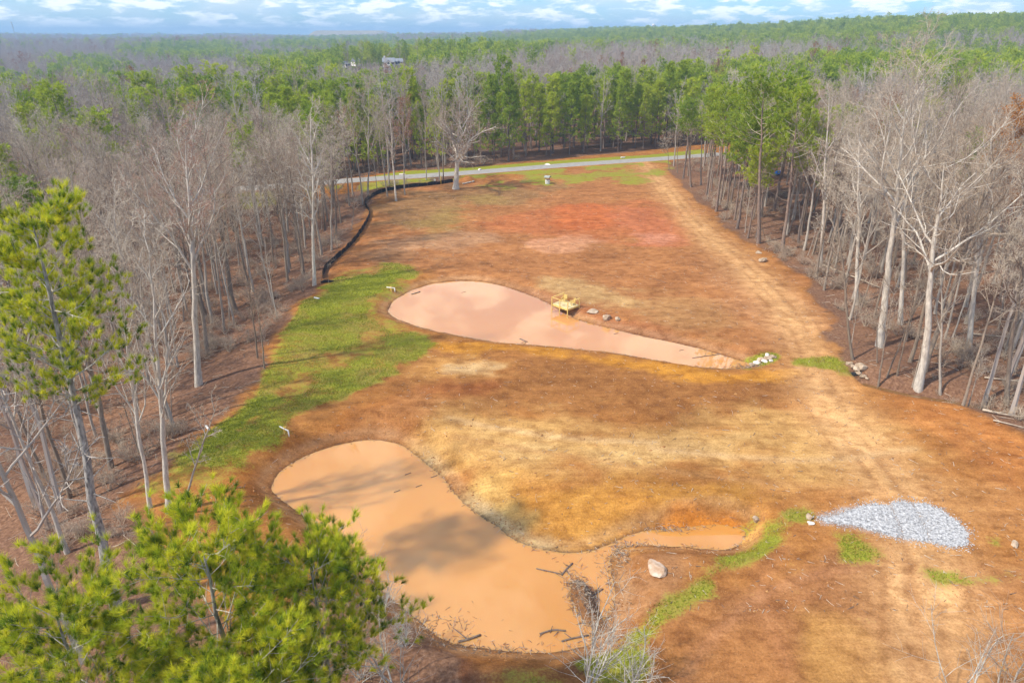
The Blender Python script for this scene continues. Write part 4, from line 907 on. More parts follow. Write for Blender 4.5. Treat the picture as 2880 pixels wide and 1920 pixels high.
# keep the far houses in view
hx0, hy0, _ = project(HOUSE_XY[0], 560, 14)
hide = (D < 552) & (D > 300) & (tx > 785) & (tx < 945) & (ty < 144)
hide |= (np.abs(X - HOUSE_XY[0]) < 20) & (np.abs(Y - 560) < 13)
hide |= (np.abs(X - HOUSE_XY[0] + 34) < 12) & (np.abs(Y - 560) < 13)
rot = rng.random(len(X)) * 6.28
seen = ~hide & (tx > -260) & (tx < 2620)
kindv = rng.integers(0, 1000, len(X))
order = np.argsort(D)
cnt = dict(bare=0, sapling=0, pine=0, rust=0)
LIM = dict(bare=296, pine=296, rust=24)
rest = dict(bare=[], pine=[], rust=[])
for i in order:
    if not seen[i]: continue
    k = 'pine' if isP[i] else 'rust' if isR[i] else 'bare'
    inframe = -60 < tx[i] < 2412
    if cnt[k] < LIM[k] and D[i] < 420 and inframe:
        cnt[k] += 1
        if k == 'bare':
            dep = 'nearest rows' if D[i] < 95 else 'middle' if D[i] < 150 else 'far rows'
            if X[i] < -20 and rd[i] < 0:
                wh = 'toward the left picture edge' if tx[i] < 330 else 'around the red twigged tree' if tx[i] < 600 else 'toward the black silt fence'
                side = ('bare tree in the %s of the left wood, %s' % (dep, wh), 'left wood bare trees, %s, %s' % (dep, wh))
            elif rd[i] < 0 or X[i] > 40:
                wh = 'behind the pines by the track' if tx[i] < 1850 else 'around the slender white tree' if tx[i] < 2040 else 'around the crooked pale tree'
                side = ('bare tree in the %s of the right wood, %s' % (dep, wh), 'right wood bare trees, %s, %s' % (dep, wh))
            else: side = ('bare tree standing among the pines beyond the road', 'bare trees beyond the road')
            plant('bare', int(kindv[i] % 5), X[i], Y[i], side[0], 'tree', 'hardwood_tree', H=Hb[i], rz=rot[i], group=side[1], lean=tuple(rng.normal(0, 0.025, 2)), z=float(Z[i]), wide=float(rng.uniform(0.75, 1.3)))
        elif k == 'rust':
            plant('rust', int(kindv[i] % 2), X[i], Y[i], 'bare tree with rusty leaves left in its crown, %s' % ('left wood' if X[i] < -20 else 'right of the clearing' if X[i] > 40 else 'beyond the road'), 'tree', 'hardwood_tree', H=Hb[i] * 0.9, rz=rot[i], group='rusty crowned trees, %s' % ('left' if X[i] < -20 else 'right' if X[i] > 40 else 'middle'), z=float(Z[i]))
        else:
            front = rd[i] > 0 and rd[i] < 30
            if rd[i] > 0:
                dep = 'front row' if rd[i] < 13 else 'second rows' if rd[i] < 24 else 'back rows'
                wh = 'far left' if tx[i] < 330 else 'over the red twigged tree' if tx[i] < 620 else 'over the silt fence bend' if tx[i] < 860 else 'left of the big oak' if tx[i] < 980 else 'behind the big oak' if tx[i] < 1130 else 'above the well' if tx[i] < 1340 else 'toward the track end' if tx[i] < 1600 else 'behind the right wood'
                lab = ('pine in the %s beyond the road, %s' % (dep, wh), 'pines beyond the road, %s, %s' % (dep, wh))
            else:
                wh = 'left wood' if X[i] < 0 else 'right wood'; lab = ('green pine standing among the bare trees of the ' + wh, 'pines of the ' + wh)
            plant('pine_low' if front else 'pine', int(kindv[i] % (2 if front else 4)), X[i], Y[i], lab[0], 'tree', 'pine_tree', H=rng.normal(21.0, 2.4), rz=rot[i], group=lab[1], z=float(Z[i]), wide=float(rng.uniform(0.8, 1.2)))
    else: rest[k].append(i)
# saplings between the trunks of the two near woods
ns_ = 0
for i in rng.permutation(6000):
    if ns_ >= 150: break
    a = rng.uniform(-R(39), R(39)); dd = rng.uniform(48, 190); x, y = dd * math.sin(a), dd * math.cos(a)
    s_ = float(sdist(np.array([x]), np.array([y]), CLEAR)[0])
    if s_ < 0.8 or abs(float(ldist(np.array([x]), np.array([y]), ROADC)[0])) < 6 or (y < 60 and x > -26): continue
    side = tuple(q_ % ('left' if x < 0 else 'right', 'near' if dd < 90 else 'middle' if dd < 140 else 'far') for q_ in ('thin bare sapling between the trunks of the %s wood, %s part', '%s wood saplings, %s part'))
    if y > 190: continue
    plant('sapling', int(rng.integers(0, 3)), x, y, side[0], 'tree', 'sapling', H=rng.uniform(6, 15), rz=rng.random() * 6.28, group=side[1], lean=tuple(rng.normal(0, 0.08, 2)))
    ns_ += 1

def scatter_stuff(name, label, P, scale, rot_, coll):
    n = len(P)
    me = bpy.data.meshes.new(name); me.vertices.add(n); me.vertices.foreach_set('co', np.asarray(P, np.float32).ravel())
    a = me.attributes.new('scl', 'FLOAT_VECTOR', 'POINT'); a.data.foreach_set('vector', np.asarray(scale, np.float32).ravel())
    a = me.attributes.new('rotz', 'FLOAT', 'POINT'); a.data.foreach_set('value', np.asarray(rot_, np.float32))
    a = me.attributes.new('pick', 'INT', 'POINT'); a.data.foreach_set('value', np.random.default_rng(n).integers(0, 100, n).astype(np.int32))
    o = link(name, me); o['kind'] = 'stuff'; o['label'] = label
    ng_ = bpy.data.node_groups.new(name, 'GeometryNodeTree')
    ng_.interface.new_socket('Geometry', in_out='INPUT', socket_type='NodeSocketGeometry'); ng_.interface.new_socket('Geometry', in_out='OUTPUT', socket_type='NodeSocketGeometry')
    gi = N(ng_, 'NodeGroupInput'); go = N(ng_, 'NodeGroupOutput')
    ci = N(ng_, 'GeometryNodeCollectionInfo'); ci.inputs['Collection'].default_value = FARC[coll]; ci.inputs['Separate Children'].default_value = True; ci.inputs['Reset Children'].default_value = True
    ip = N(ng_, 'GeometryNodeInstanceOnPoints'); ip.inputs['Pick Instance'].default_value = True
    def attr(nm, ty): q = N(ng_, 'GeometryNodeInputNamedAttribute', data_type=ty); q.inputs['Name'].default_value = nm; return q.outputs['Attribute']
    cr = N(ng_, 'ShaderNodeCombineXYZ'); LK(ng_, attr('rotz', 'FLOAT'), cr.inputs[2])
    LK(ng_, gi.outputs[0], ip.inputs['Points']); LK(ng_, ci.outputs[0], ip.inputs['Instance']); LK(ng_, attr('pick', 'INT'), ip.inputs['Instance Index'])
    LK(ng_, cr.outputs[0], ip.inputs['Rotation']); LK(ng_, attr('scl', 'FLOAT_VECTOR'), ip.inputs['Scale']); LK(ng_, ip.outputs[0], go.inputs[0])
    md = o.modifiers.new('scatter', 'NODES'); md.node_group = ng_
    return o
for k, nm, lab, H0 in (('bare', 'bare_woodland', 'grey leafless woodland running to the horizon', 23), ('pine', 'pine_woodland', 'green pine woods running to the horizon', 22), ('rust', 'rusty_woodland', 'scattered rusty crowns in the far woods', 22)):
    ix = np.array(rest[k]); wd = 1 + np.clip((D[ix] - 500) / 2500, 0, 1) * 1.2
    sc = Hb[ix] / H0 * (0.95 if k != 'bare' else 1.0)
    scatter_stuff(nm, lab, np.stack([X[ix], Y[ix], Z[ix]], 1), np.stack([sc * wd, sc * wd, sc], 1), rot[ix], 'proto_' + k)
# brush on the wood floors
bx = []; rng = np.random.default_rng(9)
for _ in range(12):
    a = rng.uniform(-R(41), R(41), 1200); dd = rng.uniform(40, 215, 1200); x, y = dd * np.sin(a), dd * np.cos(a)
    ok = (sdist(x, y, CLEAR) > 1.2) & (fbm(x, y, 9, 71, 3) > 0.44) & ~((y < 45) & (x > -24)) & (np.abs(ldist(x, y, ROADC)) > 6)
    bx.append(np.stack([x[ok], y[ok]], 1))
bx = np.concatenate(bx)[:2300]; sc = rng.uniform(0.3, 0.95, len(bx))
scatter_stuff('underbrush', 'low bare brush on the floor of the woods', np.c_[bx, ground_h(bx[:, 0], bx[:, 1])], np.stack([sc * 1.2, sc * 1.2, sc * 0.8], 1), rng.random(len(bx)) * 6.28, 'proto_brush')

# ------------------------------------------------------------------ built things
# dock on the upper pond
A3, B3 = at_z(1269, 697, 0.35), at_z(1301, 708.5, 0.35)
ex = norm((B3 - A3)[:2]); LA = 2.9; LB = 2.3; ey = np.array([-ex[1], ex[0]])
rzd = math.atan2(ex[1], ex[0])
dock = thing('dock', 'yellow wooden dock with railings standing over the upper pond edge', 'dock', (A3[0], A3[1], ZU), rzd)
DK = 1.25                                # deck height above water
for j in range(15):
    MB().box((LA / 2, 0.08 + j * 0.154, DK - 0.02), (LA + 0.08, 0.14, 0.035)).obj('plank', 'lumber_deck', dock)
for cx, cy, sx, sy in ((LA / 2, 0.0, LA, 0.05), (LA / 2, LB, LA, 0.05), (0, LB / 2, 0.05, LB - 0.06), (LA, LB / 2, 0.05, LB - 0.06)):
    MB().box((cx, cy, DK - 0.16), (sx, sy, 0.24)).obj('joist', 'lumber', dock)
posts = [(-0.03, -0.07), (LA / 2, -0.07), (LA + 0.03, -0.07), (LA + 0.03, LB + 0.05), (-0.03, LB + 0.05)]
for x, y in posts:
    MB().box((x, y, DK * 0.5 + 0.1), (0.1, 0.1, DK + 1.85)).obj('post', 'lumber', dock)
RT = DK + 0.97
MB().box((LA / 2, -0.07, RT), (LA + 0.2, 0.14, 0.04)).obj('rail', 'lumber', dock)
MB().box((-0.03, LB / 2 + 0.04, RT + 0.003), (0.14, LB + 0.1, 0.04)).obj('rail', 'lumber', dock)
MB().box((LA + 0.03, LB / 2 + 0.04, RT + 0.003), (0.14, LB + 0.1, 0.04)).obj('rail', 'lumber', dock)
def armchair(lx, ly, rz, label):
    p = np.array([A3[0], A3[1]]) + ex * lx + ey * ly
    o = thing('chair', label, 'chair', (p[0], p[1], ZU + DK + 0.002), rzd + rz, 'chairs on the dock')
    for k in range(4): MB().box((0, -0.2 + k * 0.13, 0.36 - k * 0.015), (0.56, 0.11, 0.025)).obj('seat_slat', 'lumber', o)
    for k in range(4): MB().box((0, 0.27 + k * 0.04, 0.48 + k * 0.14), (0.58, 0.03, 0.11), rx=-0.25).obj('back_slat', 'lumber', o)
    for sx in (-1, 1):
        MB().box((sx * 0.31, 0.0, 0.58), (0.1, 0.68, 0.03)).obj('armrest', 'lumber', o)
        MB().box((sx * 0.31, -0.26, 0.28), (0.05, 0.08, 0.56)).obj('leg', 'lumber', o)
        MB().box((sx * 0.31, 0.27, 0.48), (0.05, 0.08, 0.96)).obj('leg', 'lumber', o)
    return o
armchair(0.62, 1.72, 0.15, 'slatted wooden chair at the back left corner of the dock')
armchair(2.3, 1.66, -0.55, 'slatted wooden chair at the right back corner of the dock')

# white overflow pipes held by short timbers
def pipe(base, rz, label, out):
    b_ = gpt(*base); o = thing('drain_pipe', label, 'pipe', b_, rz)
    MB().tube([(-0.75, 0, 0.52), (0.5, 0, 0.5)], 0.06, 10).obj('pipe', 'pvc', o, True)
    MB().tube([(0.44, 0, 0.5), (0.53, 0, 0.5), (0.56, 0, 0.46), (0.56, 0, 0.40)], 0.075, 10).obj('elbow', 'pvc', o, True)
    MB().tube([(0.56, 0, 0.42), (0.56, 0, -0.15)], 0.06, 10).obj('downpipe', 'pvc', o, True)
    MB().box((-0.15, 0.1, 0.3), (0.1, 0.09, 0.75)).obj('post', 'post_yellow', o)
    MB().box((-0.02, 0.09, 0.6), (0.09, 0.34, 0.05), rz=0.4).obj('brace', 'lumber', o)
    MB().box((0.05, -0.11, 0.22), (0.09, 0.07, 0.55)).obj('post', 'lumber', o)
    q = gpt(*out); e_ = thing('outlet_pipe', 'white outlet pipe at the foot of the dam, ' + ('near the fence end' if 'upper' in label else 'at the near end'), 'pipe', q, rz + 2.9)
    MB().tube([(-0.5, 0, 0.12), (0.35, 0, 0.1)], 0.1, 10).obj('pipe', 'pvc', e_, True)
    MB().tube([(0.3, 0, 0.1), (0.4, 0, 0.1)], 0.125, 10).obj('collar', 'pvc', e_, True)
pipe((899, 668), -0.25, 'white overflow pipe with yellow posts beside the upper pond', (727, 686))
pipe((655, 995), -0.62, 'white overflow pipe with yellow posts above the lower pond', (477, 984))

# stone well house with a little gabled roof
b_ = gpt(1257.5, 422)
well = thing('wishing_well', 'small white well with grey gabled roof on the field by the road', 'well', b_, -0.5)
m_ = MB(); n = 8; r_ = 0.62
th = np.arange(n) * 2 * math.pi / n + math.pi / 8
ring = lambda r, z: np.stack([r * np.cos(th), r * np.sin(th), np.full(n, z)], 1)
V = np.concatenate([ring(r_, -0.2), ring(r_, 0.95), ring(r_ - 0.16, 0.95), ring(r_ - 0.16, 0.3)])
F = []
for k in range(3): F += [[k * n + i, k * n + (i + 1) % n, (k + 1) * n + (i + 1) % n, (k + 1) * n + i] for i in range(n)]
link('well_wall', mesh_np('well_wall', V, [np.array(F)], ['well_white']), well)
MB().box((0, 0, 0.5), (0.7, 0.7, 0.04)).obj('well_cover', 'dark_rubber', well)
for sx in (-0.52, 0.52): MB().box((sx, 0, 1.25), (0.1, 0.1, 0.9)).obj('post', 'well_wood', well)
MB().tube([(-0.5, 0, 1.2), (0.5, 0, 1.2)], 0.06, 8).obj('windlass', 'well_wood', well)
rf = link('roof', None, well)
for sy in (-1, 1): MB().box((0, sy * 0.36, 1.83), (1.5, 0.86, 0.05), rx=-sy * 0.52).obj('roof_slope', 'well_roof', rf)
V = np.array([[-0.6, -0.62, 1.62], [-0.6, 0.62, 1.62], [-0.6, 0, 1.97], [0.6, -0.62, 1.62], [0.6, 0.62, 1.62], [0.6, 0, 1.97]])
link('gable', mesh_np('gable', V, [np.array([[0, 1, 2], [3, 5, 4]])], ['well_wood']), rf)

# black silt fence
fl = smooth_open(np.array([gpt(a, b__)[:2] for a, b__ in [(1040, 419), (990, 426), (940, 431), (890, 438), (855, 451), (839, 464), (838, 474), (851, 488), (845, 510), (820, 549), (790, 581), (752, 614), (743, 628), (741, 642)]]), 2)
seg = np.concatenate([[0], np.cumsum(np.linalg.norm(np.diff(fl, axis=0), axis=1))])
sN = np.arange(0, seg[-1], 0.5); fx = np.interp(sN, seg, fl[:, 0]); fy = np.interp(sN, seg, fl[:, 1])
rng = np.random.default_rng(5)
fx = fx + 0.05 * np.sin(sN * 2.1); fz = ground_h(fx, fy)
hgt = 0.9 + 0.10 * np.sin(sN * 1.3) * rng.random(len(sN)) - 0.18 * (rng.random(len(sN)) < 0.08)
fence = thing('silt_fence', 'black silt fence curving along the left wood edge up to the oak', 'fence', (0, 0, 0))
n = len(sN); e = norm(np.gradient(np.stack([fx, fy], 1), axis=0)); nn = np.stack([-e[:, 1], e[:, 0]], 1) * 0.02
P_ = np.stack([fx, fy], 1)
V = np.concatenate([np.c_[P_ + nn, fz - 0.1], np.c_[P_ + nn, fz + hgt], np.c_[P_ - nn, fz + hgt], np.c_[P_ - nn, fz - 0.1]])
F = np.array([[k * n + i, k * n + i + 1, (k + 1) * n + i + 1, (k + 1) * n + i] for k in range(3) for i in range(n - 1)])
link('fabric', mesh_np('fabric', V, [F], ['fence_fabric']), fence)
for i in range(0, n, 5):
    MB().box((fx[i] + nn[i, 0] * 3, fy[i] + nn[i, 1] * 3, fz[i] + 0.35), (0.05, 0.05, 1.05)).obj('stake', 'stake', fence)
b_ = gpt(750, 649)
hp = thing('fabric_roll', 'heap of folded black fabric at the near end of the silt fence', 'fabric', b_, 0.3)
MB().tube([(-0.9, 0.1, 0.12), (-0.2, 0, 0.25), (0.6, -0.1, 0.16), (1.1, 0.0, 0.12)], [0.1, 0.26, 0.22, 0.12], 9).obj('fold', 'fence_fabric', hp, True)
MB().tube([(-0.4, 0.35, 0.1), (0.2, 0.3, 0.2), (0.9, 0.35, 0.1)], [0.1, 0.2, 0.1], 8).obj('fold', 'fence_fabric', hp, True)
MB().box((-0.9, -0.25, 0.4), (0.05, 0.05, 0.9)).obj('stake', 'stick_pale', hp); MB().box((0.3, -0.3, 0.35), (0.05, 0.05, 0.8)).obj('stake', 'stick_pale', hp)

# by the oak: marker post, white box, utility pole with wires, cut logs
b_ = gpt(1013, 423); o = thing('marker_post', 'yellow marker post beside the utility pole', 'post', b_)
MB().tube([(0, 0, -0.2), (0, 0, 2.0)], 0.07, 8).obj('shaft', 'post_yellow', o, True); MB().box((0, 0, 2.03), (0.12, 0.12, 0.08)).obj('cap', 'post_yellow', o)
b_ = gpt(999, 422); o = thing('utility_box', 'small white utility box behind the silt fence', 'box', b_)
MB().box((0, 0, 0.5), (0.45, 0.35, 1.1)).obj('body', 'box_white', o); MB().box((0, 0, 1.08), (0.5, 0.4, 0.08)).obj('lid', 'box_white', o)
poles = []
for k, (bp, lab) in enumerate((((1019, 419), 'wooden utility pole beside the yellow marker post'), ((1690, 351), 'wooden utility pole at the far end of the road'))):
    b_ = gpt(*bp); poles.append(b_); o = thing('utility_pole', lab, 'pole', b_)
    MB().tube([(0, 0, -0.3), (0, 0, 9.5)], [0.15, 0.1], 8).obj('shaft', 'pole_wood', o, True)
    MB().box((0, 0.0, 9.0), (1.6, 0.1, 0.1), rz=1.2).obj('crossarm', 'pole_wood', o)
    MB().tube([(0.0, 0, 9.5), (0, 0, 9.7)], 0.05, 6).obj('insulator', 'box_white', o, True)
for k, hz in enumerate((9.6, 7.6)):
    a, c2 = poles[0] + np.array([0, 0, hz]), poles[1] + np.array([0, 0, hz]); s = np.linspace(0, 1, 24)
    P_ = a + (c2 - a) * s[:, None]; P_[:, 2] -= 4 * 1.5 * s * (1 - s)
    o = MB().tube(P_, 0.025, 4).obj('overhead_wire', 'wire'); tag(o, ('upper' if k == 0 else 'lower') + ' overhead wire strung along the road between the poles', 'wire')
for k in range(4):
    b_ = gpt(1066 + k * 7, 423 - k * 1.6); o = thing('cut_log', ['leftmost', 'second from left', 'third from left', 'rightmost'][k] + ' of the short pale logs laid before the red mound', 'log', b_ + np.array([0, 0, 0.16]), 0.5 + 0.2 * k)
    MB().tube([(-0.42, 0, 0), (0, 0, 0.01), (0.42, 0, 0)], [0.17, 0.18, 0.16], 9).obj('bark', 'bark_pale', o, True)
    MB().tube([(0.425, 0, 0), (0.43, 0, 0)], 0.15, 9).obj('cut_end', 'log_cut', o)

# stones
def rock_mesh(seed, size, mat, sub=3, flat=0.75):
    import bmesh
    bm = bmesh.new(); bmesh.ops.create_icosphere(bm, subdivisions=sub, radius=1.0)
    rg = np.random.default_rng(seed); pl = norm(rg.normal(0, 1, (15, 3))); off = rg.uniform(0.5, 0.88, 15)
    for v in bm.verts:
        c = np.array(v.co)
        for p, o_ in zip(pl, off):
            s = c @ p
            if s > o_: c = c - p * (s - o_)
        c *= 1 + 0.025 * rg.normal(); v.co = (c[0] * size[0], c[1] * size[1], c[2] * size[2])
    me = bpy.data.meshes.new('rock'); bm.to_mesh(me); bm.free(); me.materials.append(MATS[mat]); return me
def rock(px, py, size, label, seed, mat='rock', group=None, sink=0.25, cat='rock', name='boulder', dz=0.0):
    b_ = gpt(px, py); o = link(name, rock_mesh(seed, size, mat), None, (b_[0], b_[1], b_[2] + size[2] * (1 - 2 * sink) * 0.8 + dz), seed * 1.3)
    return tag(o, label, cat, group)
rock(1392, 733, (0.85, 0.65, 0.6), 'angular pale boulder on the upper pond shore right of the dock', 11)
rock(1360, 716, (0.95, 0.7, 0.35), 'half buried pale rock between the dock and the shore boulder', 12, sink=0.4)
rock(1418, 735, (0.5, 0.45, 0.35), 'brown stone just right of the shore boulder', 13)
rock(1742, 582, (0.62, 0.45, 0.42), 'smaller of two pale boulders at the right wood edge', 14)
rock(1752, 600, (1.05, 0.62, 0.5), 'larger of two pale boulders at the right wood edge', 15)
rock(1503, 1308, (1.05, 0.78, 0.5), 'big white faced boulder on the bank right of the lower pond', 16, 'rock_clay')
rock(1736, 1196, (0.35, 0.28, 0.42), 'grey stone above the end of the narrow muddy channel', 17)
rock(1858, 1190, (0.32, 0.3, 0.36), 'brown stone at the left tip of the gravel', 18)
rock(1861, 1203, (0.34, 0.26, 0.22), 'pale stone below the brown one at the gravel tip', 19, 'rock_white')
for k, (px, py, s) in enumerate(((1727, 840, .55), (1739, 835, .5), (1748, 829, .6), (1756, 832, .45), (1765, 825, .7), (1762, 817, .42), (1775, 822, .55), (1770, 830, .35))):
    rock(px, py, (s, s * 0.75, s * 0.55), 'pale stone in the row at the right tip of the upper pond', 30 + k, 'rock_white' if k % 2 else 'rock', 'stones at the upper pond tip', 0.2)
for k, (px, py, s) in enumerate(((1951, 838, .5), (1959, 845, .42), (1966, 848, .6), (1977, 846, .72), (1971, 859, .5), (1977, 864, .4), (1985, 866, .35), (1991, 870, .3))):
    rock(px, py, (s, s * 0.8, s * 0.62), 'tan stone of the pile at the culvert by the right wood', 50 + k, 'rock', 'stones at the culvert', 0.15)
for k, (px, py) in enumerate(((925, 402), (1102, 391), (1257, 379), (1430, 363))):
    rock(px, py, (1.15, 0.55, 0.34), ['first', 'second', 'third', 'last'][k] + ' white rock heap from the left on the grass beyond the road', 70 + k, 'rock_white', None, 0.25, 'rock', 'white_rock')
rock(2330, 1252, (0.4, 0.3, 0.3), 'tan stone at the right edge beyond the gravel', 81)
b_ = gpt(1970, 858); o = thing('culvert_pipe', 'dark culvert mouth among the tan stones', 'pipe', b_ + np.array([0.3, 0.2, -0.15]), 0.2)
th = np.linspace(0, 2 * math.pi, 17)[:-1]; 
V = np.concatenate([np.stack([np.full(16, x), r * np.cos(th), r * np.sin(th)], 1) for x, r in ((0.6, 0.32), (-1.5, 0.32), (-1.5, 0.28), (0.6, 0.28))])
F = [[k * 16 + i, k * 16 + (i + 1) % 16, ((k + 1) % 4) * 16 + (i + 1) % 16, ((k + 1) % 4) * 16 + i] for k in (0, 2, 3) for i in range(16)]
link('tube', mesh_np('tube', V, [np.array(F)], ['dark_rubber']), o)
# blue tarp on something in the right wood
b_ = gpt(1788, 402); o = thing('covered_pile', 'blue tarp over a small pile deep in the right wood', 'tarp', b_, 0.3)
m_ = MB(); V = np.array([[-1.0, -0.6, 0], [1.0, -0.6, 0], [1.0, 0.6, 0], [-1.0, 0.6, 0], [-0.7, -0.2, 1.0], [0.8, -0.25, 0.9], [0.7, 0.3, 0.95], [-0.6, 0.3, 1.1]])
link('tarp', mesh_np('tarp', V, [np.array([[4, 5, 6, 7], [0, 1, 5, 4], [1, 2, 6, 5], [2, 3, 7, 6], [3, 0, 4, 7]])], ['tarp_blue']), o)
MB().box((0.2, -0.5, 0.15), (2.6, 0.3, 0.3)).obj('timber', 'dark_rubber', o)

# fallen logs and limbs
def limb(pts, r, label, mat='stick_pale', name='fallen_limb', cat='log', dz=0.1, twigs=4, seed=0):
    P_ = smooth_open(np.array([gpt(*q) for q in pts]), 1); P_[:, 2] += dz + r
    o = thing(name, label, cat, P_[0]); rr = np.linspace(r, r * 0.45, len(P_))
    MB().tube(P_ - P_[0], rr, 7).obj('stem', mat, o, True)
    rg = np.random.default_rng(seed)
    for k in range(twigs):
        q = P_[rg.integers(len(P_) // 3, len(P_))] - P_[0]; dd = norm(rg.normal(0, 1, 3) * np.array([1, 1, 0.5]) + np.array([0, 0, 0.5])) * rg.uniform(0.5, 1.6)
        MB().tube([q, q + dd * 0.5 + rg.normal(0, 0.06, 3), q + dd], [r * 0.4, r * 0.3, r * 0.15], 4).obj('branch', mat, o)
    return o
limb([(1887, 611), (1930, 628), (1975, 645), (2020, 664)], 0.16, 'long pale fallen trunk behind the twin-stemmed white tree', seed=1)
limb([(2255, 945), (2300, 955), (2345, 962)], 0.14, 'pale fallen limb at the right edge above the orange soil', seed=2, twigs=7)
limb([(2280, 968), (2352, 985)], 0.08, 'thin fallen limb below the pale one at the right edge', seed=3)
limb([(2260, 870), (2400, 885)], 0.10, 'fallen limb across the creek at the right edge', seed=4, twigs=7)
limb([(2230, 770), (2340, 780)], 0.12, 'pale fallen trunk deep in the right wood', seed=5)
limb([(1530, 650), (1500, 640)], 0.04, 'dark stick on the field left of the dock', 'stick', 'fallen_stick', 'stick', 0.0, 0)
limb([(1320, 718), (1305, 725)], 0.03, 'stick leaning on the shore beside the dock', 'stick', 'fallen_stick', 'stick', 0.0, 0)
def floater(pts, r, label, z, seed=0, group=None, mat='stick', n=2):
    P_ = np.array([at_z(a, b__, z + r * 0.3) for a, b__ in pts]); o = thing('floating_stick', label, 'stick', P_[0], 0, group)
    MB().tube(smooth_open(P_ - P_[0], 1), r, 6).obj('stem', mat, o, True)
    rg = np.random.default_rng(seed)
    for k in range(n):
        q = (P_[0] * (0.3 + 0.3 * k) + P_[-1] * (0.7 - 0.3 * k)) - P_[0]; dd = np.array([rg.normal(0, 0.4), rg.normal(0, 0.4), rg.uniform(0.05, 0.3)])
        MB().tube([q, q + dd], [r * 0.6, r * 0.3], 4).obj('branch', mat, o)
floater([(1290, 1502 - 30), (1310, 1466), (1352, 1458)], 0.07, 'dark stick floating just off the bottom shore', ZL, 1)
floater([(1052, 1473), (1075, 1468), (1104, 1457)], 0.09, 'thick dark log floating at the bottom shore of the lower pond', ZL, 2)
floater([(1232, 1305), (1255, 1310), (1292, 1318)], 0.05, 'straight stick floating left of the debris island', ZL, 3)
floater([(1290, 1320), (1302, 1305), (1315, 1293)], 0.08, 'forked log standing off the upper end of the debris island', ZL, 4, n=3)
floater([(1240, 1455), (1270, 1445), (1300, 1448)], 0.07, 'dark log lying left of the debris island foot', ZL, 5, n=3)
floater([(1385, 1352), (1360, 1368)], 0.06, 'short stick floating right of the debris island', ZL, 6)
floater([(965, 670), (945, 676)], 0.09, 'dark plank floating at the back shore of the upper pond', ZU, 7, n=0)
floater([(1205, 783), (1190, 776), (1212, 785)], 0.05, 'forked stick floating at the near shore of the upper pond', ZU, 8)
floater([(1590, 822), (1640, 815), (1660, 812)], 0.05, 'thin stick floating near the right tip of the upper pond', ZU, 9)
for k, (a, b__) in enumerate(((700, 1040), (930, 1090), (990, 1096), (955, 1118), (905, 1130))):
    floater([(a, b__), (a + 14, b__ - 5)], 0.035, 'small stick floating in the open lower pond', ZL, 20 + k, 'small sticks in the lower pond', n=0)
for k, (a, b__) in enumerate(((1410, 767), (1560, 805), (1060, 672))):
    floater([(a, b__), (a + 10, b__ - 2)], 0.035, 'small stick floating in the open upper pond', ZU, 40 + k, 'small sticks in the upper pond', n=0)

# ------------------------------------------------------------------ far things
hb = base_h(np.array([HOUSE_XY[0]]), np.array([560.0]))[0]
def house(x, y, z, L, Wd, hw, hr, rz, label, chim=True):
    o = thing('house', label, 'house', (x, y, z), rz)
    MB().box((0, 0, hw / 2 - 0.5), (L, Wd, hw + 1)).obj('wall', 'house_wall', o)
    V = np.array([[-L / 2 - .5, -Wd / 2 - .6, hw], [L / 2 + .5, -Wd / 2 - .6, hw], [L / 2 + .5, Wd / 2 + .6, hw], [-L / 2 - .5, Wd / 2 + .6, hw], [-L / 2 - .5, 0, hw + hr], [L / 2 + .5, 0, hw + hr]])
    rf = link('roof', mesh_np('roof', V, [np.array([[0, 1, 5, 4], [2, 3, 4, 5], [0, 3, 2, 1]]), np.array([[0, 4, 3], [1, 2, 5]])], ['house_roof']), o)
    if chim: MB().box((-L * 0.36, 0.4, hw + hr + 0.3), (1.0, 0.9, 2.0)).obj('chimney', 'house_wall', rf)
    # front gable
    gw, gd = L * 0.36, 1.6
    V = np.array([[-gw / 2, -Wd / 2 - gd, 0], [gw / 2, -Wd / 2 - gd, 0], [gw / 2, -Wd / 2 - gd, hw], [0, -Wd / 2 - gd, hw + gw * 0.5], [-gw / 2, -Wd / 2 - gd, hw], [-gw / 2, -Wd / 2 + 1, 0], [gw / 2, -Wd / 2 + 1, 0], [gw / 2, -Wd / 2 + 1, hw], [0, -Wd / 2 + 2.5, hw + gw * 0.5], [-gw / 2, -Wd / 2 + 1, hw]])
    gb = link('gable_wing', mesh_np('gable_wing', V, [np.array([[0, 1, 2, 3, 4]]), np.array([[1, 6, 7, 2], [0, 4, 9, 5]])], ['house_wall']), o)
    V2 = np.array([[-gw / 2 - .4, -Wd / 2 - gd - .3, hw - .3], [0, -Wd / 2 - gd - .3, hw + gw * 0.5 + 0.15], [gw / 2 + .4, -Wd / 2 - gd - .3, hw - .3], [-gw / 2 - .4, -Wd / 2 + 1, hw - .3], [0, -Wd / 2 + 3, hw + gw * 0.5 + 0.15], [gw / 2 + .4, -Wd / 2 + 1, hw - .3]])
    link('gable_roof', mesh_np('gable_roof', V2, [np.array([[0, 1, 4, 3], [1, 2, 5, 4]])], ['house_roof']), o)
    for wx in (-L * 0.4, -L * 0.28, L * 0.28, L * 0.4): MB().box((wx, -Wd / 2 - 0.03, hw * 0.55), (1.0, 0.08, 1.4)).obj('window', 'window_dark', o)
    MB().box((0, -Wd / 2 - gd - 0.03, hw * 0.8), (1.6, 0.08, 1.6)).obj('window', 'window_dark', o)
    return o
p = at_y(893, 146, 560); house(p[0], 560, max(hb, p[2] - 1) - 0.5, 8.5, 7, 2.6, 2.9, 0.12, 'far house with grey roof and white front gable in the pines')
p = at_y(921, 146, 556); house(p[0] - 3, 566, max(hb, p[2] - 1) - 0.5, 5.5, 5, 2.3, 2.4, 0.12, 'low grey roofed wing right of the far white gabled house', False)
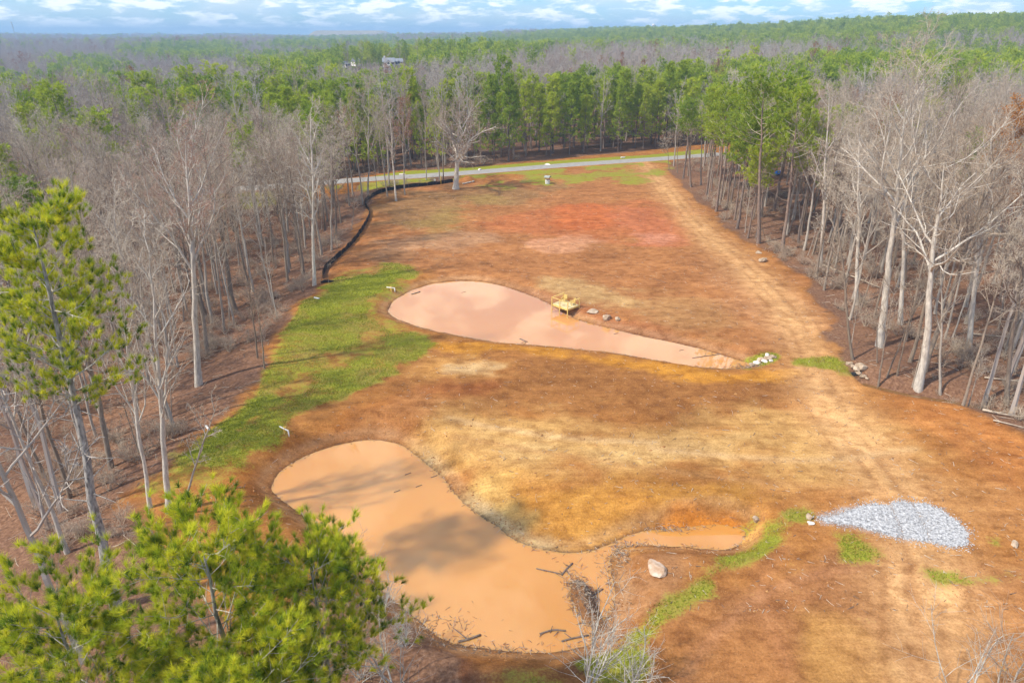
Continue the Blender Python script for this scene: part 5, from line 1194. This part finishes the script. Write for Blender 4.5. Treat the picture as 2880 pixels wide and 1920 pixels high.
p = at_y(817, 144, 570); house(p[0], 570, max(hb - 1, p[2] - 1) - 0.5, 5, 5.5, 2.4, 2.2, 0.9, 'small white far house with steep gable left of the larger one', False)
p = at_y(795, 147, 575); house(p[0], 575, max(hb - 1, p[2] - 1.5) - 0.5, 4.5, 5, 2.0, 2.0, 0.8, 'leftmost far house, half hidden by treetops', False)
def mast(px, ytop, d, w_, label):
    p = at_y(px, ytop, d); z0 = float(base_h(np.array([p[0]]), np.array([d]))[0]); o = thing('radio_mast', label, 'mast', (p[0], d, z0)); Hm = p[2] - z0
    for k in range(3):
        a = k * 2.094; MB().tube([(w_ * math.cos(a), w_ * math.sin(a), 0), (0.4 * w_ * math.cos(a), 0.4 * w_ * math.sin(a), Hm)], 0.28, 4).obj('leg', 'steel', o)
    for k in range(10):
        z = Hm * k / 10; q = w_ * (1 - 0.6 * k / 10); q2 = w_ * (1 - 0.6 * (k + 1) / 10)
        MB().tube([(q, 0, z), (-0.5 * q2, 0.87 * q2, z + Hm / 10)], 0.16, 4).obj('brace', 'steel', o)
    for z in (0.97, 0.86, 0.74): MB().box((0, 0, Hm * z), (w_ * 2.4, w_ * 2.4, 2.2)).obj('antenna_ring', 'steel', o)
mast(26, 51, 2300, 1.5, 'radio mast on the horizon at the far left')
mast(1332, 59, 3000, 0.8, 'thin radio mast on the horizon above the pine band')
p = at_y(1501, 55, 2400); z0 = float(base_h(np.array([p[0]]), np.array([2400.0]))[0])
o = thing('water_tower', 'white water tower on the far right of centre horizon', 'tower', (p[0], 2400, z0)); Hm = p[2] - z0
MB().tube([(0, 0, 0), (0, 0, Hm - 7)], 1.1, 8).obj('stem', 'house_wall', o, True)
MB().tube([(0, 0, Hm - 8), (0, 0, Hm - 6), (0, 0, Hm - 3), (0, 0, Hm - 1), (0, 0, Hm)], [1.2, 4.2, 5, 3.6, 0.8], 14).obj('tank', 'house_wall', o, True)
# flat-topped hill on the horizon
pL, pR = at_y(672, 80, 3800), at_y(905, 80, 3800)
xs_ = np.linspace(0, 1, 60); yy_ = np.linspace(0, 1, 24); gxx, gyy = np.meshgrid(xs_, yy_)
prof = sstep(0, 0.16, gxx) * sstep(1, 0.78, gxx) * sstep(0, 0.35, gyy) * sstep(1, 0.65, gyy)
hx = pL[0] + (pR[0] - pL[0]) * gxx; hy = 3800 + 500 * gyy; hz = 5 + 41 * prof + 2.5 * (fbm(hx, hy, 60, 4, 3) - 0.5) * prof
i_ = np.arange(hx.size).reshape(hx.shape)
struct(link('flat_topped_hill', mesh_np('flat_topped_hill', np.stack([hx.ravel(), hy.ravel(), hz.ravel()], 1), [np.stack([i_[:-1, :-1], i_[:-1, 1:], i_[1:, 1:], i_[1:, :-1]], -1).reshape(-1, 4)], ['dry_hill'], smooth=True)))

# ------------------------------------------------------------------ small loose matter
rng = np.random.default_rng(11)
OCT = np.array([[1, 0, 0], [-1, 0, 0], [0, 1, 0], [0, -1, 0], [0, 0, 1], [0, 0, -1]], float)
OF = np.array([[0, 2, 4], [2, 1, 4], [1, 3, 4], [3, 0, 4], [2, 0, 5], [1, 2, 5], [3, 1, 5], [0, 3, 5]])
def pebbles(name, P, size, mat, label, flat=0.7):
    n = len(P); a = rng.random(n) * 6.28; c, s = np.cos(a), np.sin(a)
    V = OCT[None] * (size[:, None, None] * rng.uniform(0.6, 1.2, (n, 6, 1))) + rng.normal(0, 0.18, (n, 6, 3)) * size[:, None, None]
    V[:, :, 2] *= flat; x = V[:, :, 0] * c[:, None] - V[:, :, 1] * s[:, None]; y = V[:, :, 0] * s[:, None] + V[:, :, 1] * c[:, None]
    V = np.stack([x, y, V[:, :, 2]], -1) + P[:, None]
    F = (OF[None] + (np.arange(n) * 6)[:, None, None]).reshape(-1, 3)
    o = link(name, mesh_np(name, V.reshape(-1, 3), [F], [mat])); o['kind'] = 'stuff'; o['label'] = label; return o
GR = smooth_closed(poly_z([(1870, 1190), (1915, 1183), (1945, 1172), (1985, 1158), (2010, 1153), (2035, 1158), (2060, 1150), (2100, 1151), (2140, 1158), (2175, 1178), (2205, 1200), (2230, 1222), (2225, 1240), (2220, 1258), (2150, 1247), (2090, 1240), (2020, 1224), (1960, 1208), (1905, 1202)]), 1)
lo, hi = GR.min(0) - 1, GR.max(0) + 1
q = rng.uniform(lo, hi, (82000, 2)); sdg = sdist(q[:, 0], q[:, 1], GR) + 0.5 * (fbm(q[:, 0], q[:, 1], 0.8, 91, 2) - 0.5)
tg = ldist(q[:, 0], q[:, 1], TRACK); rut = np.exp(-((tg + 1.0) / 0.2) ** 2) + np.exp(-((tg - 0.9) / 0.2) ** 2)
okk = (sdg < 0.9) & (rng.random(len(q)) < np.where(sdg < 0, sstep(0.15, -0.6, sdg) + 0.12, 0.12 * np.exp(-sdg / 0.25))) & (rng.random(len(q)) > 0.75 * rut); q = q[okk]
pebbles('gravel', np.c_[q, ground_h(q[:, 0], q[:, 1]) + rng.uniform(0.0, 0.06, len(q))], rng.uniform(0.03, 0.07, len(q)), 'gravel_stone', 'white gravel spread over the track')
# clods and crumbs over bare soil
q = np.stack([rng.uniform(-30, 60, 40000), 34 + 150 * rng.random(40000) ** 1.6], 1)
okk = (sdist(q[:, 0], q[:, 1], CLEAR) < -0.5) & (sdist(q[:, 0], q[:, 1], UP) > 0.5) & (sdist(q[:, 0], q[:, 1], LP) > 0.4) & (sdist(q[:, 0], q[:, 1], DAM) > 0.5) & (np.abs(ldist(q[:, 0], q[:, 1], ROADC)) > 4)
okk &= fbm(q[:, 0], q[:, 1], 4, 95, 3) > 0.45
q = q[okk][:10000]
pebbles('soil_clods', np.c_[q, ground_h(q[:, 0], q[:, 1])], rng.uniform(0.025, 0.08, len(q)) * (1 + 1.2 * (rng.random(len(q)) < 0.06)), 'clod', 'loose clods of orange soil on the bare ground')
# rough clay lumps along the cut banks
lp_ = LP[rng.integers(0, len(LP), 5000)] + rng.normal(0, 0.9, (5000, 2)); s_ = sdist(lp_[:, 0], lp_[:, 1], LP)
u_ = UP[rng.integers(0, len(UP), 3000)] + rng.normal(0, 0.9, (3000, 2)); lp_ = np.concatenate([lp_[(s_ > 0.15) & (s_ < 2)], u_[(sdist(u_[:, 0], u_[:, 1], UP) > 0.3) & (u_[:, 0] > 2)]])
lp_ = lp_[fbm(lp_[:, 0], lp_[:, 1], 2.5, 97, 2) > 0.48]
pebbles('bank_lumps', np.c_[lp_, ground_h(lp_[:, 0], lp_[:, 1])], rng.uniform(0.03, 0.11, len(lp_)), 'clod', 'lumps of clay along the pond banks')
def sticks(name, P, L, r, mats, label, tilt=0.12):
    n = len(P); a = rng.random(n) * 6.28; dz = rng.normal(0, tilt, n)
    dv = np.stack([np.cos(a), np.sin(a), dz], 1) * (L * 0.5)[:, None]; mid = P + np.stack([-np.sin(a), np.cos(a), np.abs(dz)], 1) * (L * rng.normal(0, 0.05, n))[:, None]
    Q = np.stack([P - dv, mid, P + dv], 1); V, F = tubes(Q, r[:, None] * np.array([1, 0.85, 0.5])[None], 4)
    per = len(F[0]) // n; mi = np.repeat(rng.integers(0, len(mats), n), per)
    o = link(name, mesh_np(name, V, F, mats, mi)); o['kind'] = 'stuff'; o['label'] = label; return o
q = np.stack([rng.uniform(-25, 60, 14000), 34 + 130 * rng.random(14000) ** 1.3], 1)
okk = (sdist(q[:, 0], q[:, 1], CLEAR) < 0) & (sdist(q[:, 0], q[:, 1], UP) > 0.3) & (sdist(q[:, 0], q[:, 1], LP) > 0.3) & (sdist(q[:, 0], q[:, 1], DAM) > 0.5); q = q[okk][:4200]
sticks('twig_litter', np.c_[q, ground_h(q[:, 0], q[:, 1]) + 0.03], rng.gamma(2.0, 0.11, len(q)) + 0.08, rng.uniform(0.012, 0.032, len(q)), ['stick_pale', 'stick', 'stick_pale'], 'small twigs scattered over the bare soil')
# driftwood: the debris island, the pond tips and the shore line
isl = at_z(1335, 1372, ZL)[:2]
a = rng.normal(0, 1, (700, 2)) * np.array([0.5, 1.3]); a[:, 0] -= 0.15 * a[:, 1]
dq = [isl + a]
for px, py, sx, sy, n_, zz_ in ((1722, 842, 0.9, 0.4, 160, ZU), (1455, 1250, 1.0, 0.25, 70, ZL), (1425, 1280, 0.35, 0.8, 160, ZL), (1545, 1213, 1.3, 0.25, 140, ZL), (1700, 845, 1.6, 0.3, 60, ZU), (1405, 1330, 0.5, 2.0, 160, ZL), (980, 1440, 2.0, 0.8, 200, ZL), (1100, 1495, 2.2, 0.4, 160, ZL), (1385, 1440, 0.5, 1.0, 140, ZL)):
    c0 = at_z(px, py, zz_)[:2]; dq.append(c0 + rng.normal(0, 1, (n_, 2)) * np.array([sx, sy]))
for P_, n_ in ((LP, 420), (UP, 160)):
    i_ = rng.integers(0, len(P_), n_); dq.append(P_[i_] + rng.normal(0, 0.16, (n_, 2)))
dq = np.concatenate(dq); zq = np.maximum(ground_h(dq[:, 0], dq[:, 1]), np.where(sdist(dq[:, 0], dq[:, 1], LP) < 1, ZL, ZU)) + 0.03
sticks('driftwood', np.c_[dq, zq], rng.gamma(2.0, 0.11, len(dq)) + 0.08, rng.uniform(0.010, 0.024, len(dq)), ['stick', 'stick', 'stick_pale'], 'broken sticks and bark washed up along the ponds', 0.12)
# twigs and cut slash on the wood floor at the clearing edge
q = np.stack([rng.uniform(-75, 85, 9000), rng.uniform(40, 160, 9000)], 1); s_ = sdist(q[:, 0], q[:, 1], CLEAR); q = q[(s_ > 0.3) & (s_ < 22) & ~((q[:, 1] < 45) & (q[:, 0] > -20))][:2200]
sticks('forest_litter', np.c_[q, ground_h(q[:, 0], q[:, 1]) + 0.06], rng.gamma(2.0, 0.45, len(q)) + 0.2, rng.uniform(0.015, 0.04, len(q)), ['stick_pale', 'stick'], 'dead sticks lying on the leaf litter of the woods', 0.15)
# fallen leaves caught in the litter near the camera
# grass blades
vi = np.where(near)[0][(ng > 0.62) & (gyv[near] < 125) & (np.abs(gxv[near]) < 64)]
cw = vi[rng.integers(0, len(vi), 52000)]
q = np.stack([gxv[cw], gyv[cw]], 1) + rng.uniform(-0.25, 0.25, (len(cw), 2))
q = q[(sdist(q[:, 0], q[:, 1], UP) > 0.4) & (sdist(q[:, 0], q[:, 1], LP) > 0.4)]
n = len(q); base = np.c_[q, ground_h(q[:, 0], q[:, 1]) - 0.01]
a = rng.random(n) * 6.28; wv = np.stack([np.cos(a), np.sin(a), 0 * a], 1) * rng.uniform(0.02, 0.045, n)[:, None]
tipv = np.stack([rng.normal(0, 0.05, n), rng.normal(0, 0.05, n), rng.uniform(0.07, 0.19, n)], 1)
V = np.stack([base - wv, base + wv, base + tipv], 1).reshape(-1, 3)
tint = np.clip(0.3 + 1.1 * (fbm(q[:, 0], q[:, 1], 5, 88, 3) - 0.35) + rng.normal(0, 0.15, n), 0, 1)
o = link('grass', mesh_np('grass', V, [np.arange(3 * n).reshape(-1, 3)], ['grass_blade'], attrs={'tint': ('FLOAT', 'POINT', np.repeat(tint, 3))})); o['kind'] = 'stuff'; o['label'] = 'short green grass on the dam and along the strips'

# ------------------------------------------------------------------ haze
m = bpy.data.materials.new('haze_air'); m.use_nodes = True; t = m.node_tree; t.nodes.clear()
pv = N(t, 'ShaderNodeVolumePrincipled'); pv.inputs['Color'].default_value = (0.44, 0.70, 1.0, 1); pv.inputs['Density'].default_value = 0.00025; pv.inputs['Anisotropy'].default_value = 0.0
oo = N(t, 'ShaderNodeOutputMaterial'); LK(t, pv.outputs[0], oo.inputs['Volume'])
zlo = float(gz.min()) - 1.5; zhi = float(gz.max()) + 45
hz_ = MB().box((0, 5850, 0.5 * (zlo + zhi)), (18200, 12500, zhi - zlo)).mesh('haze', m)
o = link('haze', hz_); o['kind'] = 'stuff'; o['label'] = 'thin blue haze over the far woods'
